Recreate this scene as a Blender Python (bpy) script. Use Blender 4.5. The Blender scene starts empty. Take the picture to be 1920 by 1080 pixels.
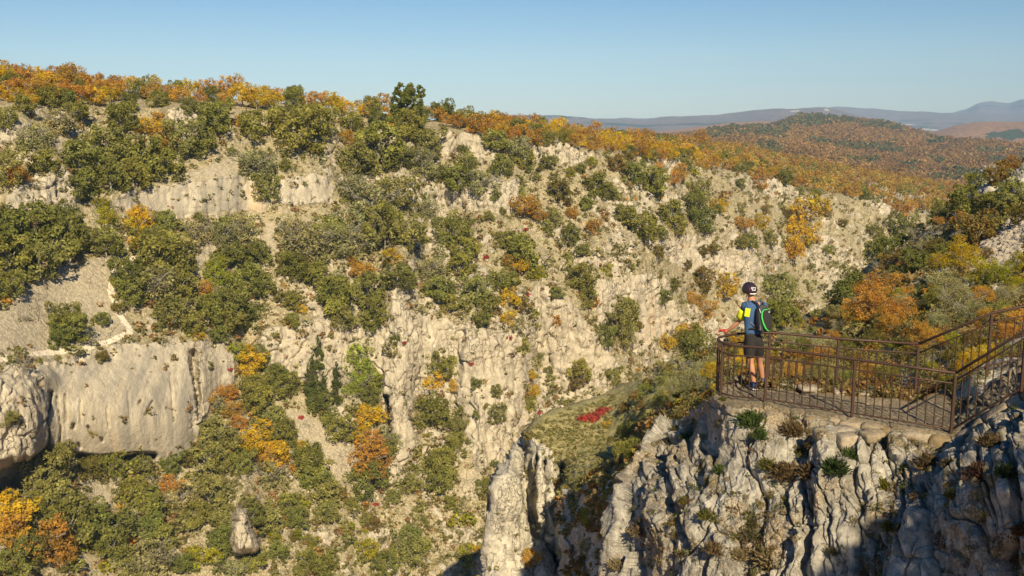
import bpy, bmesh, math, random, time
import numpy as np
from mathutils import Vector, Matrix
T0 = time.time()
random.seed(7)
rng = np.random.default_rng(11)
S = bpy.context.scene
C = S.collection
R = math.radians

# ------------------------------------------------------------------ camera model
FPX = 1844.0
PITCH = R(9.7)
cp, sp = math.cos(PITCH), math.sin(PITCH)

def rays(px, py):
    cx = (np.asarray(px, float) - 960) / FPX
    cy = (540 - np.asarray(py, float)) / FPX
    x = cx + 0 * cy
    y = cp + cy * sp + 0 * cx
    z = -sp + cy * cp + 0 * cx
    h = np.sqrt(x * x + y * y)
    return np.stack([x / h, y / h, z / h], -1)          # unit horizontal length

def at(px, py, d):
    r = rays(px, py) * np.asarray(d, float)[..., None]
    return r

def V(px, py, d):
    return Vector([float(c) for c in at(px, py, d)])

def on_plane(px, py, z):
    r = rays(px, py)
    return Vector([float(c) for c in r * (z / r[..., 2])])

def project(p):
    x, y, z = p
    f = y * cp - z * sp
    u = y * sp + z * cp
    return 960 + FPX * x / f, 540 - FPX * u / f

# ------------------------------------------------------------------ numpy noise
def _hash(ix, iy, iz, seed):
    h = (ix.astype(np.int64) * 374761393 + iy.astype(np.int64) * 668265263 + iz.astype(np.int64) * 2147483647 + seed * 1274126177) & 0xFFFFFFFF
    h = ((h ^ (h >> 13)) * 1274126177) & 0xFFFFFFFF
    h = ((h ^ (h >> 16)) * 2246822519) & 0xFFFFFFFF
    return (h ^ (h >> 15)) & 0xFFFFFFFF

def vnoise(p, seed=0):
    """value noise, -1..1"""
    i = np.floor(p).astype(np.int64)
    f = p - i
    f = f * f * f * (f * (f * 6 - 15) + 10)
    out = 0
    for dx in (0, 1):
        wx = f[..., 0] if dx else 1 - f[..., 0]
        for dy in (0, 1):
            wy = f[..., 1] if dy else 1 - f[..., 1]
            for dz in (0, 1):
                wz = f[..., 2] if dz else 1 - f[..., 2]
                out = out + wx * wy * wz * (_hash(i[..., 0] + dx, i[..., 1] + dy, i[..., 2] + dz, seed) / 2147483648.0 - 1)
    return out

def fbm(p, octs=4, seed=0, gain=.5, ridged=False):
    a, s, out = 1.0, 0.0, 0
    for o in range(octs):
        n = vnoise(p + 17.3 * o, seed + o)
        if ridged: n = 1 - 2 * np.abs(n)
        out = out + a * n; s += a; a *= gain
        p = p * 2.03
    return out / s

def cells(u, v, seed=0, full=False):
    """2D cellular: returns F1, F2, id"""
    iu, iv = np.floor(u).astype(np.int64), np.floor(v).astype(np.int64)
    F1 = np.full(u.shape, 9.0); F2 = F1.copy(); ID = np.zeros(u.shape); CU = ID.copy(); CV = ID.copy()
    for du in (-1, 0, 1):
        for dv in (-1, 0, 1):
            a, b = iu + du, iv + dv
            z = np.zeros_like(a)
            hx = _hash(a, b, z, seed) / 4294967296.0
            hy = _hash(a, b, z + 1, seed) / 4294967296.0
            d = np.sqrt((a + .15 + .7 * hx - u) ** 2 + (b + .15 + .7 * hy - v) ** 2)
            near = d < F1
            F2 = np.where(near, F1, np.minimum(F2, d))
            ID = np.where(near, _hash(a, b, z + 2, seed) / 4294967296.0, ID)
            if full:
                CU = np.where(near, u - (a + .15 + .7 * hx), CU); CV = np.where(near, v - (b + .15 + .7 * hy), CV)
            F1 = np.where(near, d, F1)
    if full: return F1, F2, ID, CU, CV
    return F1, F2, ID

def blur(a, ky, kx):
    for ax, k in ((0, ky), (1, kx)):
        k = int(k)
        if k < 1: continue
        for _ in range(2):
            pad = [(0, 0), (0, 0)]; pad[ax] = (k, k)
            b = np.pad(a, pad, mode='edge')
            c = np.cumsum(b, axis=ax)
            if ax == 0:
                c = np.vstack([np.zeros((1, c.shape[1])), c]); a = (c[2 * k + 1:] - c[:-2 * k - 1]) / (2 * k + 1)
            else:
                c = np.hstack([np.zeros((c.shape[0], 1)), c]); a = (c[:, 2 * k + 1:] - c[:, :-2 * k - 1]) / (2 * k + 1)
    return a

def inpoly(X, Y, poly):
    inside = np.zeros(X.shape, bool)
    n = len(poly)
    for i in range(n):
        x1, y1 = poly[i]; x2, y2 = poly[(i + 1) % n]
        if y1 == y2: continue
        c = ((y1 > Y) != (y2 > Y)) & (X < (x2 - x1) * (Y - y1) / (y2 - y1) + x1)
        inside ^= c
    return inside

def seglinedist(X, Y, line):
    d = np.full(X.shape, 1e9)
    for (x1, y1), (x2, y2) in zip(line[:-1], line[1:]):
        dx, dy = x2 - x1, y2 - y1
        t = np.clip(((X - x1) * dx + (Y - y1) * dy) / (dx * dx + dy * dy), 0, 1)
        d = np.minimum(d, np.hypot(X - x1 - t * dx, Y - y1 - t * dy))
    return d

def tps(pts):
    P = np.array(pts, float); xy = P[:, :2] / 500.0; v = np.log(P[:, 2])
    n = len(P)
    def k(r2): return np.where(r2 > 1e-12, r2 * np.log(np.maximum(r2, 1e-12)), 0)
    K = k(((xy[:, None] - xy[None]) ** 2).sum(-1)) + np.eye(n) * 1e-3
    A = np.zeros((n + 3, n + 3)); A[:n, :n] = K; A[:n, n] = 1; A[:n, n + 1:] = xy; A[n, :n] = 1; A[n + 1:, :n] = xy.T
    w = np.linalg.solve(A, np.concatenate([v, [0, 0, 0]]))
    def f(X, Y):
        x, y = X / 500.0, Y / 500.0
        o = w[n] + w[n + 1] * x + w[n + 2] * y
        for i in range(n):
            o = o + w[i] * k((x - xy[i, 0]) ** 2 + (y - xy[i, 1]) ** 2)
        return np.exp(o)
    return f

# ------------------------------------------------------------------ mesh helpers
def mesh_np(name, verts, faces, mat=None, attrs=None, smooth=True, parent=None, mats=None, midx=None):
    """faces: (n,4) or (n,3) int array"""
    me = bpy.data.meshes.new(name)
    verts = np.asarray(verts, np.float32); faces = np.asarray(faces, np.int32)
    k = faces.shape[1]
    me.vertices.add(len(verts)); me.vertices.foreach_set('co', verts.ravel())
    me.loops.add(faces.size); me.loops.foreach_set('vertex_index', faces.ravel())
    me.polygons.add(len(faces))
    me.polygons.foreach_set('loop_start', np.arange(0, faces.size, k, dtype=np.int32))
    me.polygons.foreach_set('use_smooth', np.full(len(faces), smooth))
    for an, av in (attrs or {}).items():
        av = np.asarray(av, np.float32)
        if av.shape[1] == 3: av = np.hstack([av, np.ones((len(av), 1), np.float32)])
        a = me.color_attributes.new(an, 'FLOAT_COLOR', 'POINT')
        a.data.foreach_set('color', av.ravel())
    if mats:
        for m in mats: me.materials.append(m)
        if midx is not None: me.polygons.foreach_set('material_index', np.asarray(midx, np.int32))
    elif mat: me.materials.append(mat)
    me.update(calc_edges=True)
    me.validate()
    o = bpy.data.objects.new(name, me)
    C.objects.link(o)
    if parent: o.parent = parent
    return o

def grid_faces(nr, nc):
    i = np.arange(nr * nc).reshape(nr, nc)
    return np.stack([i[:-1, :-1], i[:-1, 1:], i[1:, 1:], i[1:, :-1]], -1).reshape(-1, 4)

def grid_normals(P):
    du = np.gradient(P, axis=1); dv = np.gradient(P, axis=0)
    n = np.cross(du, dv)
    n /= np.linalg.norm(n, axis=-1, keepdims=True) + 1e-9
    s = np.sign((n * -P).sum(-1, keepdims=True)); s[s == 0] = 1
    return n * s

def tag(o, label=None, cat=None, group=None, kind=None):
    if label: o['label'] = label
    if cat: o['category'] = cat
    if group: o['group'] = group
    if kind: o['kind'] = kind
    return o

def empty(name, loc, rz=0):
    o = bpy.data.objects.new(name, None); C.objects.link(o)
    o.location = loc; o.rotation_euler = (0, 0, rz); o.empty_display_size = .3
    return o

class MB:
    """collects simple solids in one bmesh"""
    def __init__(s): s.v = []; s.f = []
    def tube(s, pts, rad, n=6, caps=True, squash=None):
        pts = [Vector(p) for p in pts]
        if not hasattr(rad, '__len__'): rad = [rad] * len(pts)
        base = len(s.v); prev = None
        for i, p in enumerate(pts):
            d = (pts[min(i + 1, len(pts) - 1)] - pts[max(i - 1, 0)]).normalized()
            if prev is None:
                a = d.cross(Vector((0, 0, 1)))
                if a.length < .05: a = d.cross(Vector((1, 0, 0)))
            else: a = prev - d * prev.dot(d)
            a.normalize(); prev = a.copy(); b = d.cross(a)
            for k in range(n):
                t = 2 * math.pi * k / n + math.pi / n
                s.v.append(p + (a * math.cos(t) + b * math.sin(t)) * rad[i])
        for i in range(len(pts) - 1):
            for k in range(n):
                q = base + i * n + k; w = base + i * n + (k + 1) % n
                s.f.append((q, w, w + n, q + n))
        if caps:
            s.f.append(tuple(base + k for k in reversed(range(n))))
            e = base + (len(pts) - 1) * n
            s.f.append(tuple(e + k for k in range(n)))
    def box(s, c, size, rot=None):
        base = len(s.v); c = Vector(c)
        for x in (-.5, .5):
            for y in (-.5, .5):
                for z in (-.5, .5):
                    p = Vector((x * size[0], y * size[1], z * size[2]))
                    if rot is not None: p = rot @ p
                    s.v.append(c + p)
        for f in ((0, 1, 3, 2), (4, 6, 7, 5), (0, 4, 5, 1), (2, 3, 7, 6), (0, 2, 6, 4), (1, 5, 7, 3)):
            s.f.append(tuple(base + i for i in f))
    def build(s, name, mat, parent=None, smooth=False, bevel=0, loc=None):
        me = bpy.data.meshes.new(name)
        me.from_pydata([tuple(v) for v in s.v], [], s.f)
        me.materials.append(mat); me.update()
        if smooth: me.polygons.foreach_set('use_smooth', [True] * len(me.polygons))
        o = bpy.data.objects.new(name, me); C.objects.link(o)
        if bevel:
            m = o.modifiers.new('b', 'BEVEL'); m.width = bevel; m.segments = 2
        if parent:
            o.parent = parent
        return o

# ------------------------------------------------------------------ materials
def lin(c):
    return tuple(((x / 255) / 12.92 if x / 255 <= .04045 else ((x / 255 + .055) / 1.055) ** 2.4) for x in c) + (1,)

class NT:
    def __init__(s, name):
        s.m = bpy.data.materials.new(name); s.m.use_nodes = True
        s.t = s.m.node_tree; s.t.nodes.clear()
        s.out = s.t.nodes.new('ShaderNodeOutputMaterial')
    def n(s, typ, ins=None, **props):
        nd = s.t.nodes.new('ShaderNode' + typ)
        for k, v in props.items(): setattr(nd, k, v)
        for k, v in (ins or {}).items():
            sock = nd.inputs[k]
            if isinstance(v, bpy.types.NodeSocket): s.t.links.new(v, sock)
            else: sock.default_value = v
        return nd
    def link(s, a, b): s.t.links.new(a, b)
    def ramp(s, fac, stops, interp='LINEAR'):
        r = s.n('ValToRGB', {'Fac': fac}); e = r.color_ramp.elements; r.color_ramp.interpolation = interp
        while len(e) < len(stops): e.new(.5)
        for el, (p, c) in zip(e, stops):
            el.position = p; el.color = c if len(c) == 4 else tuple(c) + (1,)
        return r.outputs[0]
    def mix(s, fac, a, b, typ='MIX'):
        m = s.n('Mix', data_type='RGBA', blend_type=typ)
        for i, v in ((0, fac), (6, a), (7, b)):
            if isinstance(v, bpy.types.NodeSocket): s.t.links.new(v, m.inputs[i])
            else: m.inputs[i].default_value = v
        return m.outputs[2]
    def math(s, op, a, b=0.0, clamp=False):
        m = s.n('Math', {0: a, 1: b}, operation=op); m.use_clamp = clamp
        return m.outputs[0]
    def noise(s, vec, scale, detail=4, rough=.55, dist=0):
        return s.n('TexNoise', {'Vector': vec, 'Scale': scale, 'Detail': detail, 'Roughness': rough, 'Distortion': dist}).outputs[0]
    def mapping(s, vec, scale):
        return s.n('Mapping', {'Vector': vec, 'Scale': scale}).outputs[0]

def simple(name, col, rough=.6, metal=0, bump=0, bscale=40, spec=.3):
    t = NT(name)
    co = t.n('TexCoord').outputs['Object']
    n = t.noise(co, bscale, 3)
    c = t.mix(n, tuple(x * .72 for x in col[:3]) + (1,), tuple(min(1, x * 1.25) for x in col[:3]) + (1,))
    b = t.n('BsdfPrincipled', {'Base Color': c, 'Roughness': rough, 'Metallic': metal, 'Specular IOR Level': spec})
    if bump:
        bm = t.n('Bump', {'Height': n, 'Strength': bump, 'Distance': .01}); t.link(bm.outputs[0], b.inputs['Normal'])
    t.link(b.outputs[0], t.out.inputs[0])
    return t.m

def terrain_mat(name, scl, rockA, rockB, rockC, soilA, soilB, screeC, crack=.6, lichen=None, bumpd=.3):
    """mask attribute: R rock, G scree or path, B grass.  scl = size factor of detail"""
    t = NT(name)
    pos = t.n('NewGeometry').outputs['Position']
    at_ = t.n('VertexColor', layer_name='mask').outputs[0]
    sep = t.n('SeparateColor', {0: at_})
    rough_ = t.math('SUBTRACT', 1.0, t.math('MULTIPLY', t.n('VertexColor', layer_name='mask').outputs[1], 1.0)) if False else t.n('VertexColor', layer_name='mask').outputs[1]
    n1 = t.noise(pos, .16 / scl, 5, .6)
    n2 = t.noise(pos, 1.1 / scl, 5, .65)
    n3 = t.noise(pos, 5.0 / scl, 4, .7)
    st = t.noise(t.mapping(pos, (1, 1, .12)), 1.3 / scl, 5, .65, .3)      # vertical streaks
    st2 = t.noise(t.mapping(pos, (1, 1, .3)), 4.2 / scl, 4, .7)
    rock = t.mix(t.ramp(st, [(.36, (0, 0, 0)), (.62, (1, 1, 1))]), rockA, rockB)
    rock = t.mix(t.ramp(n2, [(.42, (0, 0, 0)), (.7, (1, 1, 1))]), rock, rockC)
    # fine dark cracks / pits
    vor = t.n('TexVoronoi', {'Vector': t.n('VectorMath', {0: t.mapping(pos, (1, 1, .33)), 1: t.n('TexNoise', {'Vector': pos, 'Scale': 1.6 / scl, 'Detail': 3}).outputs[1]}, operation='ADD').outputs[0], 'Scale': .95 / scl}, feature='DISTANCE_TO_EDGE').outputs[0]
    ck = t.ramp(vor, [(0.0, (1, 1, 1)), (.045, (0, 0, 0))])
    ckm = t.math('MULTIPLY', ck, t.ramp(n1, [(.42, (0, 0, 0)), (.6, (1, 1, 1))]))
    ckm = t.math('MULTIPLY', ckm, rough_)
    rock = t.mix(t.math('MULTIPLY', ckm, crack), rock, (.09, .075, .055, 1))
    pits = t.ramp(st2, [(.30, (1, 1, 1)), (.43, (0, 0, 0))])
    pits = t.math('MULTIPLY', pits, rough_)
    rock = t.mix(t.math('MULTIPLY', pits, crack * .8), rock, (.13, .11, .075, 1))
    stn = t.math('MULTIPLY', t.math('SUBTRACT', 1.0, rough_), t.ramp(t.noise(t.mapping(pos, (1, .12, .05)), .9 / scl, 5, .6), [(.42, (0, 0, 0)), (.6, (1, 1, 1))]))
    rock = t.mix(t.math('MULTIPLY', stn, .85), rock, (.30, .275, .22, 1))
    if lichen:
        lm = t.math('MULTIPLY', t.ramp(n1, [(.5, (0, 0, 0)), (.62, (1, 1, 1))]), t.ramp(n3, [(.42, (0, 0, 0)), (.6, (1, 1, 1))]))
        rock = t.mix(t.math('MULTIPLY', lm, .7), rock, lichen)
        dk = t.math('MULTIPLY', t.ramp(t.noise(pos, .9, 6, .7), [(.5, (0, 0, 0)), (.6, (1, 1, 1))]), t.ramp(n3, [(.35, (0, 0, 0)), (.6, (1, 1, 1))]))
        rock = t.mix(t.math('MULTIPLY', dk, .6), rock, (.115, .105, .08, 1))
    soil = t.mix(t.ramp(n2, [(.38, (0, 0, 0)), (.62, (1, 1, 1))]), soilA, soilB)
    soil = t.mix(t.ramp(n3, [(.5, (0, 0, 0)), (.62, (1, 1, 1))]), soil, screeC)
    peb = t.n('TexVoronoi', {'Vector': pos, 'Scale': 3.2 / scl}).outputs
    scree = t.mix(t.ramp(peb[0], [(.25, (0, 0, 0)), (.65, (1, 1, 1))]), screeC, tuple(c * .66 for c in screeC[:3]) + (1,))
    scree = t.mix(t.math('MULTIPLY', n3, .35), scree, soilA)
    # rock coverage broken up by noise
    rk = t.math('ADD', sep.outputs[0], t.math('MULTIPLY', t.math('SUBTRACT', t.noise(pos, .42 / scl, 7, .72), .5), 2.6))
    rkm = t.ramp(rk, [(.46, (0, 0, 0)), (.54, (1, 1, 1))])
    base = t.mix(sep.outputs[1], soil, scree)
    base = t.mix(t.ramp(sep.outputs[1], [(.86, (0, 0, 0)), (.94, (1, 1, 1))]), base, (.74, .64, .48, 1))
    base = t.mix(sep.outputs[2], base, t.mix(t.ramp(n3, [(.4, (0, 0, 0)), (.6, (1, 1, 1))]), (.29, .265, .10, 1), (.42, .36, .17, 1)))
    col = t.mix(rkm, base, rock)
    bsdf = t.n('BsdfPrincipled', {'Base Color': col, 'Roughness': .92, 'Specular IOR Level': .15})
    st_s = t.noise(t.mapping(pos, (1, .12, .07)), 1.1 / scl, 6, .62)
    h = t.math('ADD', t.math('MULTIPLY', t.math('ADD', t.math('MULTIPLY', st, rough_), t.math('MULTIPLY', st_s, t.math('SUBTRACT', 1.0, rough_))), .8), t.math('MULTIPLY', n3, .35))
    rock = t.mix(t.math('MULTIPLY', t.math('SUBTRACT', 1.0, rough_), t.ramp(t.noise(t.mapping(pos, (1, .1, .04)), .35 / scl, 3, .5), [(.56, (0, 0, 0)), (.66, (1, 1, 1))])), rock, (.60, .46, .29, 1))
    col = t.mix(rkm, base, rock); t.link(col, bsdf.inputs['Base Color'])
    h = t.math('SUBTRACT', h, t.math('MULTIPLY', ckm, .5))
    h = t.math('ADD', h, t.math('MULTIPLY', n2, .5))
    h = t.math('ADD', h, t.math('MULTIPLY', rkm, .25))
    bp = t.n('Bump', {'Height': h, 'Strength': .9, 'Distance': bumpd * scl})
    t.link(bp.outputs[0], bsdf.inputs['Normal'])
    t.link(bsdf.outputs[0], t.out.inputs[0])
    return t.m

def leaf_mat(name, trans=.3):
    t = NT(name)
    oi = t.n('ObjectInfo')
    tint = t.n('VertexColor', layer_name='tint').outputs[0]
    col = t.mix(1.0, oi.outputs['Color'], tint, 'MULTIPLY')
    d = t.n('BsdfDiffuse', {'Color': col, 'Roughness': .6})
    tr = t.n('BsdfTranslucent', {'Color': col})
    mx = t.n('MixShader', {0: trans, 1: d.outputs[0], 2: tr.outputs[0]})
    t.link(mx.outputs[0], t.out.inputs[0])
    return t.m

def leafv_mat(name, trans=.25):
    t = NT(name)
    col = t.n('VertexColor', layer_name='tint').outputs[0]
    d = t.n('BsdfDiffuse', {'Color': col})
    tr = t.n('BsdfTranslucent', {'Color': col})
    mx = t.n('MixShader', {0: trans, 1: d.outputs[0], 2: tr.outputs[0]})
    t.link(mx.outputs[0], t.out.inputs[0])
    return t.m

M_leaf = leaf_mat('foliage', .42)
M_leafv = leafv_mat('undergrowth_foliage', .38)
M_bark = simple('grey_bark', (.27, .25, .19), .9, bump=.5, bscale=12)
M_barkd = simple('brown_bark', (.12, .095, .06), .9, bump=.5, bscale=12)
M_slope = terrain_mat('limestone_slope', 1.0, (.44, .385, .275, 1), (.58, .515, .385, 1), (.37, .325, .24, 1),
                      (.37, .30, .18, 1), (.22, .20, .085, 1), (.55, .48, .35, 1), crack=.7, bumpd=.35)
M_near = terrain_mat('limestone_spur', .55, (.46, .42, .32, 1), (.60, .55, .43, 1), (.40, .36, .28, 1),
                     (.25, .205, .10, 1), (.16, .15, .055, 1), (.42, .35, .23, 1), crack=.7, bumpd=.3)
M_fore = terrain_mat('weathered_limestone', .16, (.33, .305, .25, 1), (.50, .465, .38, 1), (.22, .20, .155, 1),
                     (.19, .15, .085, 1), (.12, .105, .05, 1), (.34, .28, .19, 1), crack=.8, lichen=(.42, .25, .06, 1), bumpd=.3)
M_rust = simple('rusty_iron', (.085, .047, .032), .55, .35, .3, 60, .4)

# ================================================================== FAR CANYON SIDE
XS = np.arange(-300, 2161, 2.0)
YS = np.arange(1330, 99, -2.0)                # bottom -> top of the picture
GX, GY = np.meshgrid(XS, YS)
ridge_pts = [(-300, 134), (0, 150), (160, 158), (300, 176), (460, 186), (620, 202), (730, 214), (830, 227), (960, 236),
             (1100, 248), (1300, 266), (1400, 278), (1500, 300), (1640, 324), (1800, 350), (2160, 380)]
rim_pts = [(-300, 195), (0, 200), (300, 205), (460, 205), (640, 215), (800, 247), (960, 262), (1100, 282), (1250, 300), (1400, 330), (1560, 368), (1750, 405), (2160, 440)]
ridge = np.interp(XS, *zip(*ridge_pts)); rim = np.interp(XS, *zip(*rim_pts))
cliffs = [
 (1.5, [(-60, 695), (60, 688), (240, 645), (340, 645), (430, 645), (434, 722), (300, 715), (100, 735), (-60, 745)]),
 (5, [(-60, 735), (100, 728), (240, 712), (340, 705), (430, 680), (434, 720), (376, 790), (345, 860), (290, 872), (140, 862), (90, 862), (20, 915), (-60, 930)]),
 (3, [(200, 372), (330, 350), (440, 322), (480, 350), (500, 395), (350, 400), (220, 396)]),
 (3, [(-40, 215), (60, 235), (62, 262), (0, 275), (-40, 275)]),
 (3, [(315, 207), (380, 213), (378, 250), (325, 262)]),
 (3, [(10, 370), (50, 350), (130, 330), (140, 400), (95, 410), (30, 405)]),
 (2.6, [(500, 328), (620, 330), (632, 380), (530, 387)]),
 (2.2, [(795, 245), (900, 263), (905, 292), (830, 290)]),
 (4, [(490, 620), (600, 602), (730, 605), (780, 600), (900, 615), (1000, 645), (980, 700), (990, 790), (940, 830), (880, 770), (775, 740), (762, 900), (740, 900), (730, 760), (690, 720), (560, 710), (500, 690)]),
 (4, [(870, 765), (925, 770), (960, 860), (890, 882)]),
 (3.2, [(1000, 530), (1060, 560), (1160, 680), (1165, 715), (1060, 740), (990, 650), (1000, 600)]),
 (3, [(1120, 530), (1240, 510), (1280, 600), (1200, 660), (1120, 600)]),
 (2.2, [(1270, 440), (1420, 490), (1410, 540), (1300, 520), (1250, 470)]),
 (1.6, [(1620, 350), (1750, 372), (1740, 404), (1640, 392)]),
 (3.0, [(447, 952), (463, 950), (470, 985), (484, 1030), (440, 1035), (438, 1000)]),
 (2.2, [(985, 272), (1110, 290), (1100, 312), (990, 298)]),
 (2.0, [(790, 355), (960, 340), (975, 392), (800, 388)]),
 (3.0, [(775, 470), (760, 590), (900, 610), (890, 640), (700, 640), (720, 590)]),
]
tanA = np.full(GX.shape, .66)
tanA += .12 * vnoise(np.stack([GX / 210, GY / 120, 0 * GX], -1), 3)
rockm = np.zeros(GX.shape)
for v, poly in cliffs:
    m = inpoly(GX + 9 * vnoise(np.stack([GX / 23, GY / 23, 0 * GX], -1), 5), GY + 7 * vnoise(np.stack([GX / 19, GY / 19, 0 * GX + 4], -1), 6), poly)
    tanA = np.where(m, v, tanA); rockm = np.maximum(rockm, m * 1.0)
rr = GY < rim[None, :]
right = np.clip((GX - 850) / 250, 0, 1)
plate = .16 * (1 - right) - .012 * right
tanA = np.where(rr, plate, tanA)
# ledges in the rocky middle
led = fbm(np.stack([GX / 95, GY / 17, 0 * GX], -1), 3, 21)
rocky = np.clip((GX - 620) / 200, 0, 1) * (~rr)
tanA = tanA * np.exp(np.where(rr, 0, (.35 + .75 * rocky) * led * 1.5 * (tanA < 1)))
tanE = rays(GX, GY)[..., 2]
def g_of(ta): return (1 / FPX) * 1.0 / np.maximum(ta - tanE, .035)
aS = blur(np.log(np.maximum(tanA + .35, .12)), 24, 75)
gS = g_of(np.exp(aS) - .35)
gF = g_of(blur(tanA, 1, 5))
gS = np.where(rr & (right > .3), g_of(blur(plate, 2, 20)), gS)
# reference distance along the row y=640
refD = np.interp(XS, [-300, 0, 300, 500, 900, 1100, 1200, 1400, 1600, 1800, 2160], [98, 102, 112, 118, 128, 140, 150, 182, 235, 300, 400])
iref = int(np.argmin(abs(YS - 640)))
dy = 2.0
cum = np.cumsum(gS * dy, axis=0); cum -= cum[iref]
det = np.zeros_like(gF); acc = np.zeros(len(XS)); diff = np.clip((gF - gS) * dy, -.02, .02)
for i in range(len(YS)):
    acc = acc * (1 - 2 / 170) + diff[i]; det[i] = acc
lnD = np.log(refD)[None, :] + cum + blur(det, 0, 3)
D = np.exp(lnD)
# recesses (caves, cracks) and bulges, in metres
def bump_add(poly, amount, ky, kx):
    global D
    D += amount * blur(inpoly(GX, GY, poly) * 1.0, ky, kx)
bump_add([(140, 850), (200, 856), (290, 848), (292, 858), (240, 866), (150, 866)], 4, 1, 2)
for ln_, w_, a_ in (([(96, 735), (88, 790), (93, 850)], 2.5, 1.6), ([(106, 745), (114, 800), (112, 830)], 1.8, .9), ([(122, 740), (125, 790)], 1.6, .7), ([(285, 752), (272, 778)], 1.6, .8), ([(150, 752), (152, 792)], 1.5, .6), ([(165, 800), (172, 815)], 2.2, 1.0),
                    ([(138, 796), (137, 802)], 2.6, 1.2), ([(147, 832), (149, 838)], 2.6, 1.2), ([(191, 822), (191, 826)], 2.4, 1.1), ([(263, 752), (261, 757)], 2.2, .9), ([(312, 765), (330, 772)], 1.6, .6), ([(200, 765), (204, 800)], 1.4, .5), ([(240, 735), (243, 780)], 1.4, .5), ([(320, 700), (326, 790)], 1.5, .6)):
    D += a_ * np.exp(-(seglinedist(GX, GY, ln_) / w_) ** 2)
dome = np.exp(-(((GX - 215) / 190) ** 2 + ((GY - 790) / 95) ** 2))
D -= 3.5 * dome
D += 2.2 * blur(inpoly(GX, GY, [(60, 700), (105, 735), (95, 790), (88, 860), (70, 862), (84, 800), (88, 740)]) * 1.0, 4, 5)
bump_add([(-60, 905), (20, 870), (92, 850), (60, 905), (10, 950), (-60, 960)], 6, 2, 3)
bump_add([(358, 660), (364, 655), (368, 700), (376, 750), (373, 785), (368, 750), (362, 705)], 3.5, 1, 1)
bump_add([(722, 740), (728, 740), (738, 820), (732, 830)], 5, 1, 1)
bump_add([(-60, 700), (90, 700), (92, 830), (40, 890), (-60, 905)], -4, 4, 8)
bump_add([(446, 955), (464, 952), (470, 985), (480, 1030), (445, 1032), (440, 1000)], -5, 2, 2)
for cx, w in ((878, 8), (930, 6)): pass
P = rays(GX, GY) * D[..., None]
# rows above the ridge are cut and replaced by the back of the plateau
above = GY < ridge[None, :]
kr = np.argmax(above, axis=0)                         # first row above the ridge for each column
cols = np.arange(len(XS))
Pr = P[kr - 1, cols]
hd = Pr.copy(); hd[:, 2] = 0; hd /= np.linalg.norm(hd, axis=1, keepdims=True)
idx = np.maximum(np.arange(len(YS))[:, None] - (kr[None, :] - 1), 0)
back = Pr[None] + hd[None] * (idx[..., None] * 5.0); back[..., 2] -= idx * (.35 + .25 * np.minimum(idx / 40, 1))
P = np.where(above[..., None], back, P)
Wbase = P.copy()
# masks
scree_polys = [
 [(40, 545), (110, 520), (180, 485), (255, 480), (235, 520), (212, 560), (245, 622), (150, 655), (0, 672), (-60, 680), (-60, 600), (0, 590)],
 [(525, 760), (600, 790), (690, 870), (640, 905), (560, 835), (510, 790)],
 [(140, 898), (205, 905), (212, 955), (170, 930)], [(335, 330), (440, 292), (445, 325), (345, 345)],
 [(440, 865), (490, 870), (485, 900), (450, 900)], [(370, 465), (400, 455), (395, 505), (372, 500)],
 [(495, 415), (515, 415), (520, 480), (505, 475)], [(860, 880), (905, 875), (900, 940), (860, 930)],
 [(100, 255), (135, 265), (130, 290), (105, 290)], [(600, 490), (730, 560), (760, 600), (720, 600), (640, 600)]]
screem = np.zeros(GX.shape)
for p in scree_polys: screem = np.maximum(screem, inpoly(GX + 6 * vnoise(np.stack([GX / 15, GY / 15, 0 * GX], -1), 9), GY, p) * 1.0)
path_line = [(-60, 680), (0, 673), (60, 664), (150, 656), (205, 641), (246, 622), (222, 585), (207, 545), (214, 510), (252, 484)]
pathd = seglinedist(GX, GY, path_line)
pathm = (pathd < 4.5) * 1.0
screem = blur(screem, 1, 1)
screem = np.where(pathd < 5.6, np.maximum(screem, .8), screem)
cliffm = blur(rockm, 2, 2)
rk_bg = np.interp(GX, [-300, 300, 600, 850, 1200, 1600, 2100], [.22, .24, .31, .48, .47, .43, .42])
q1, q2 = GX * .82 + GY * .57, GY * .82 - GX * .57
out_n = fbm(np.stack([q1 / 120, q2 / 42, 0 * GX], -1), 4, 401, .6)
rk_bg = rk_bg + .85 * out_n
rk_bg = np.where(GY > 900, rk_bg - .06, rk_bg)
rockA = np.clip(np.maximum(cliffm * 1.5, rk_bg * (1 - screem) * ~rr), 0, 1.6)
rockA = rockA * (1 - screem * (cliffm < .5)) - 1.0 * screem
# real relief
print('base', time.time() - T0)
N = grid_normals(blurP := np.stack([blur(P[..., k], 3, 3) for k in range(3)], -1))
amp = np.clip(D / 160, .6, 2.2)
fl = fbm(P * [.55, .55, .11], 4, 31, .55)                      # vertical flutes
lump = fbm(P * [.35, .35, .42], 5, 41, .6)
rdg = fbm(P * [.9, .9, .5], 4, 51, .6, ridged=True)
smoothwall = np.maximum(blur((inpoly(GX, GY, [(95, 690), (240, 645), (360, 640), (365, 860), (90, 860)])) * 1.0, 4, 4), .85 * blur((inpoly(GX, GY, [(205, 375), (330, 350), (430, 300), (480, 350), (500, 400), (350, 400), (220, 396)])) * 1.0, 3, 4))
smoothwall = np.maximum(smoothwall, .7 * blur((inpoly(GX, GY, [(375, 640), (432, 645), (432, 720), (380, 790)])) * 1.0, 3, 3))
smoothwall = np.maximum(smoothwall, .6 * blur((inpoly(GX, GY, [(500, 330), (620, 330), (630, 380), (530, 385)])) * 1.0, 3, 3))
smoothwall = np.maximum(smoothwall, .5 * blur((inpoly(GX, GY, [(1130, 570), (1230, 550), (1250, 620), (1200, 650), (1130, 610)])) * 1.0, 3, 3))
rkw = np.clip(rockA, 0, 1)
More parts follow.
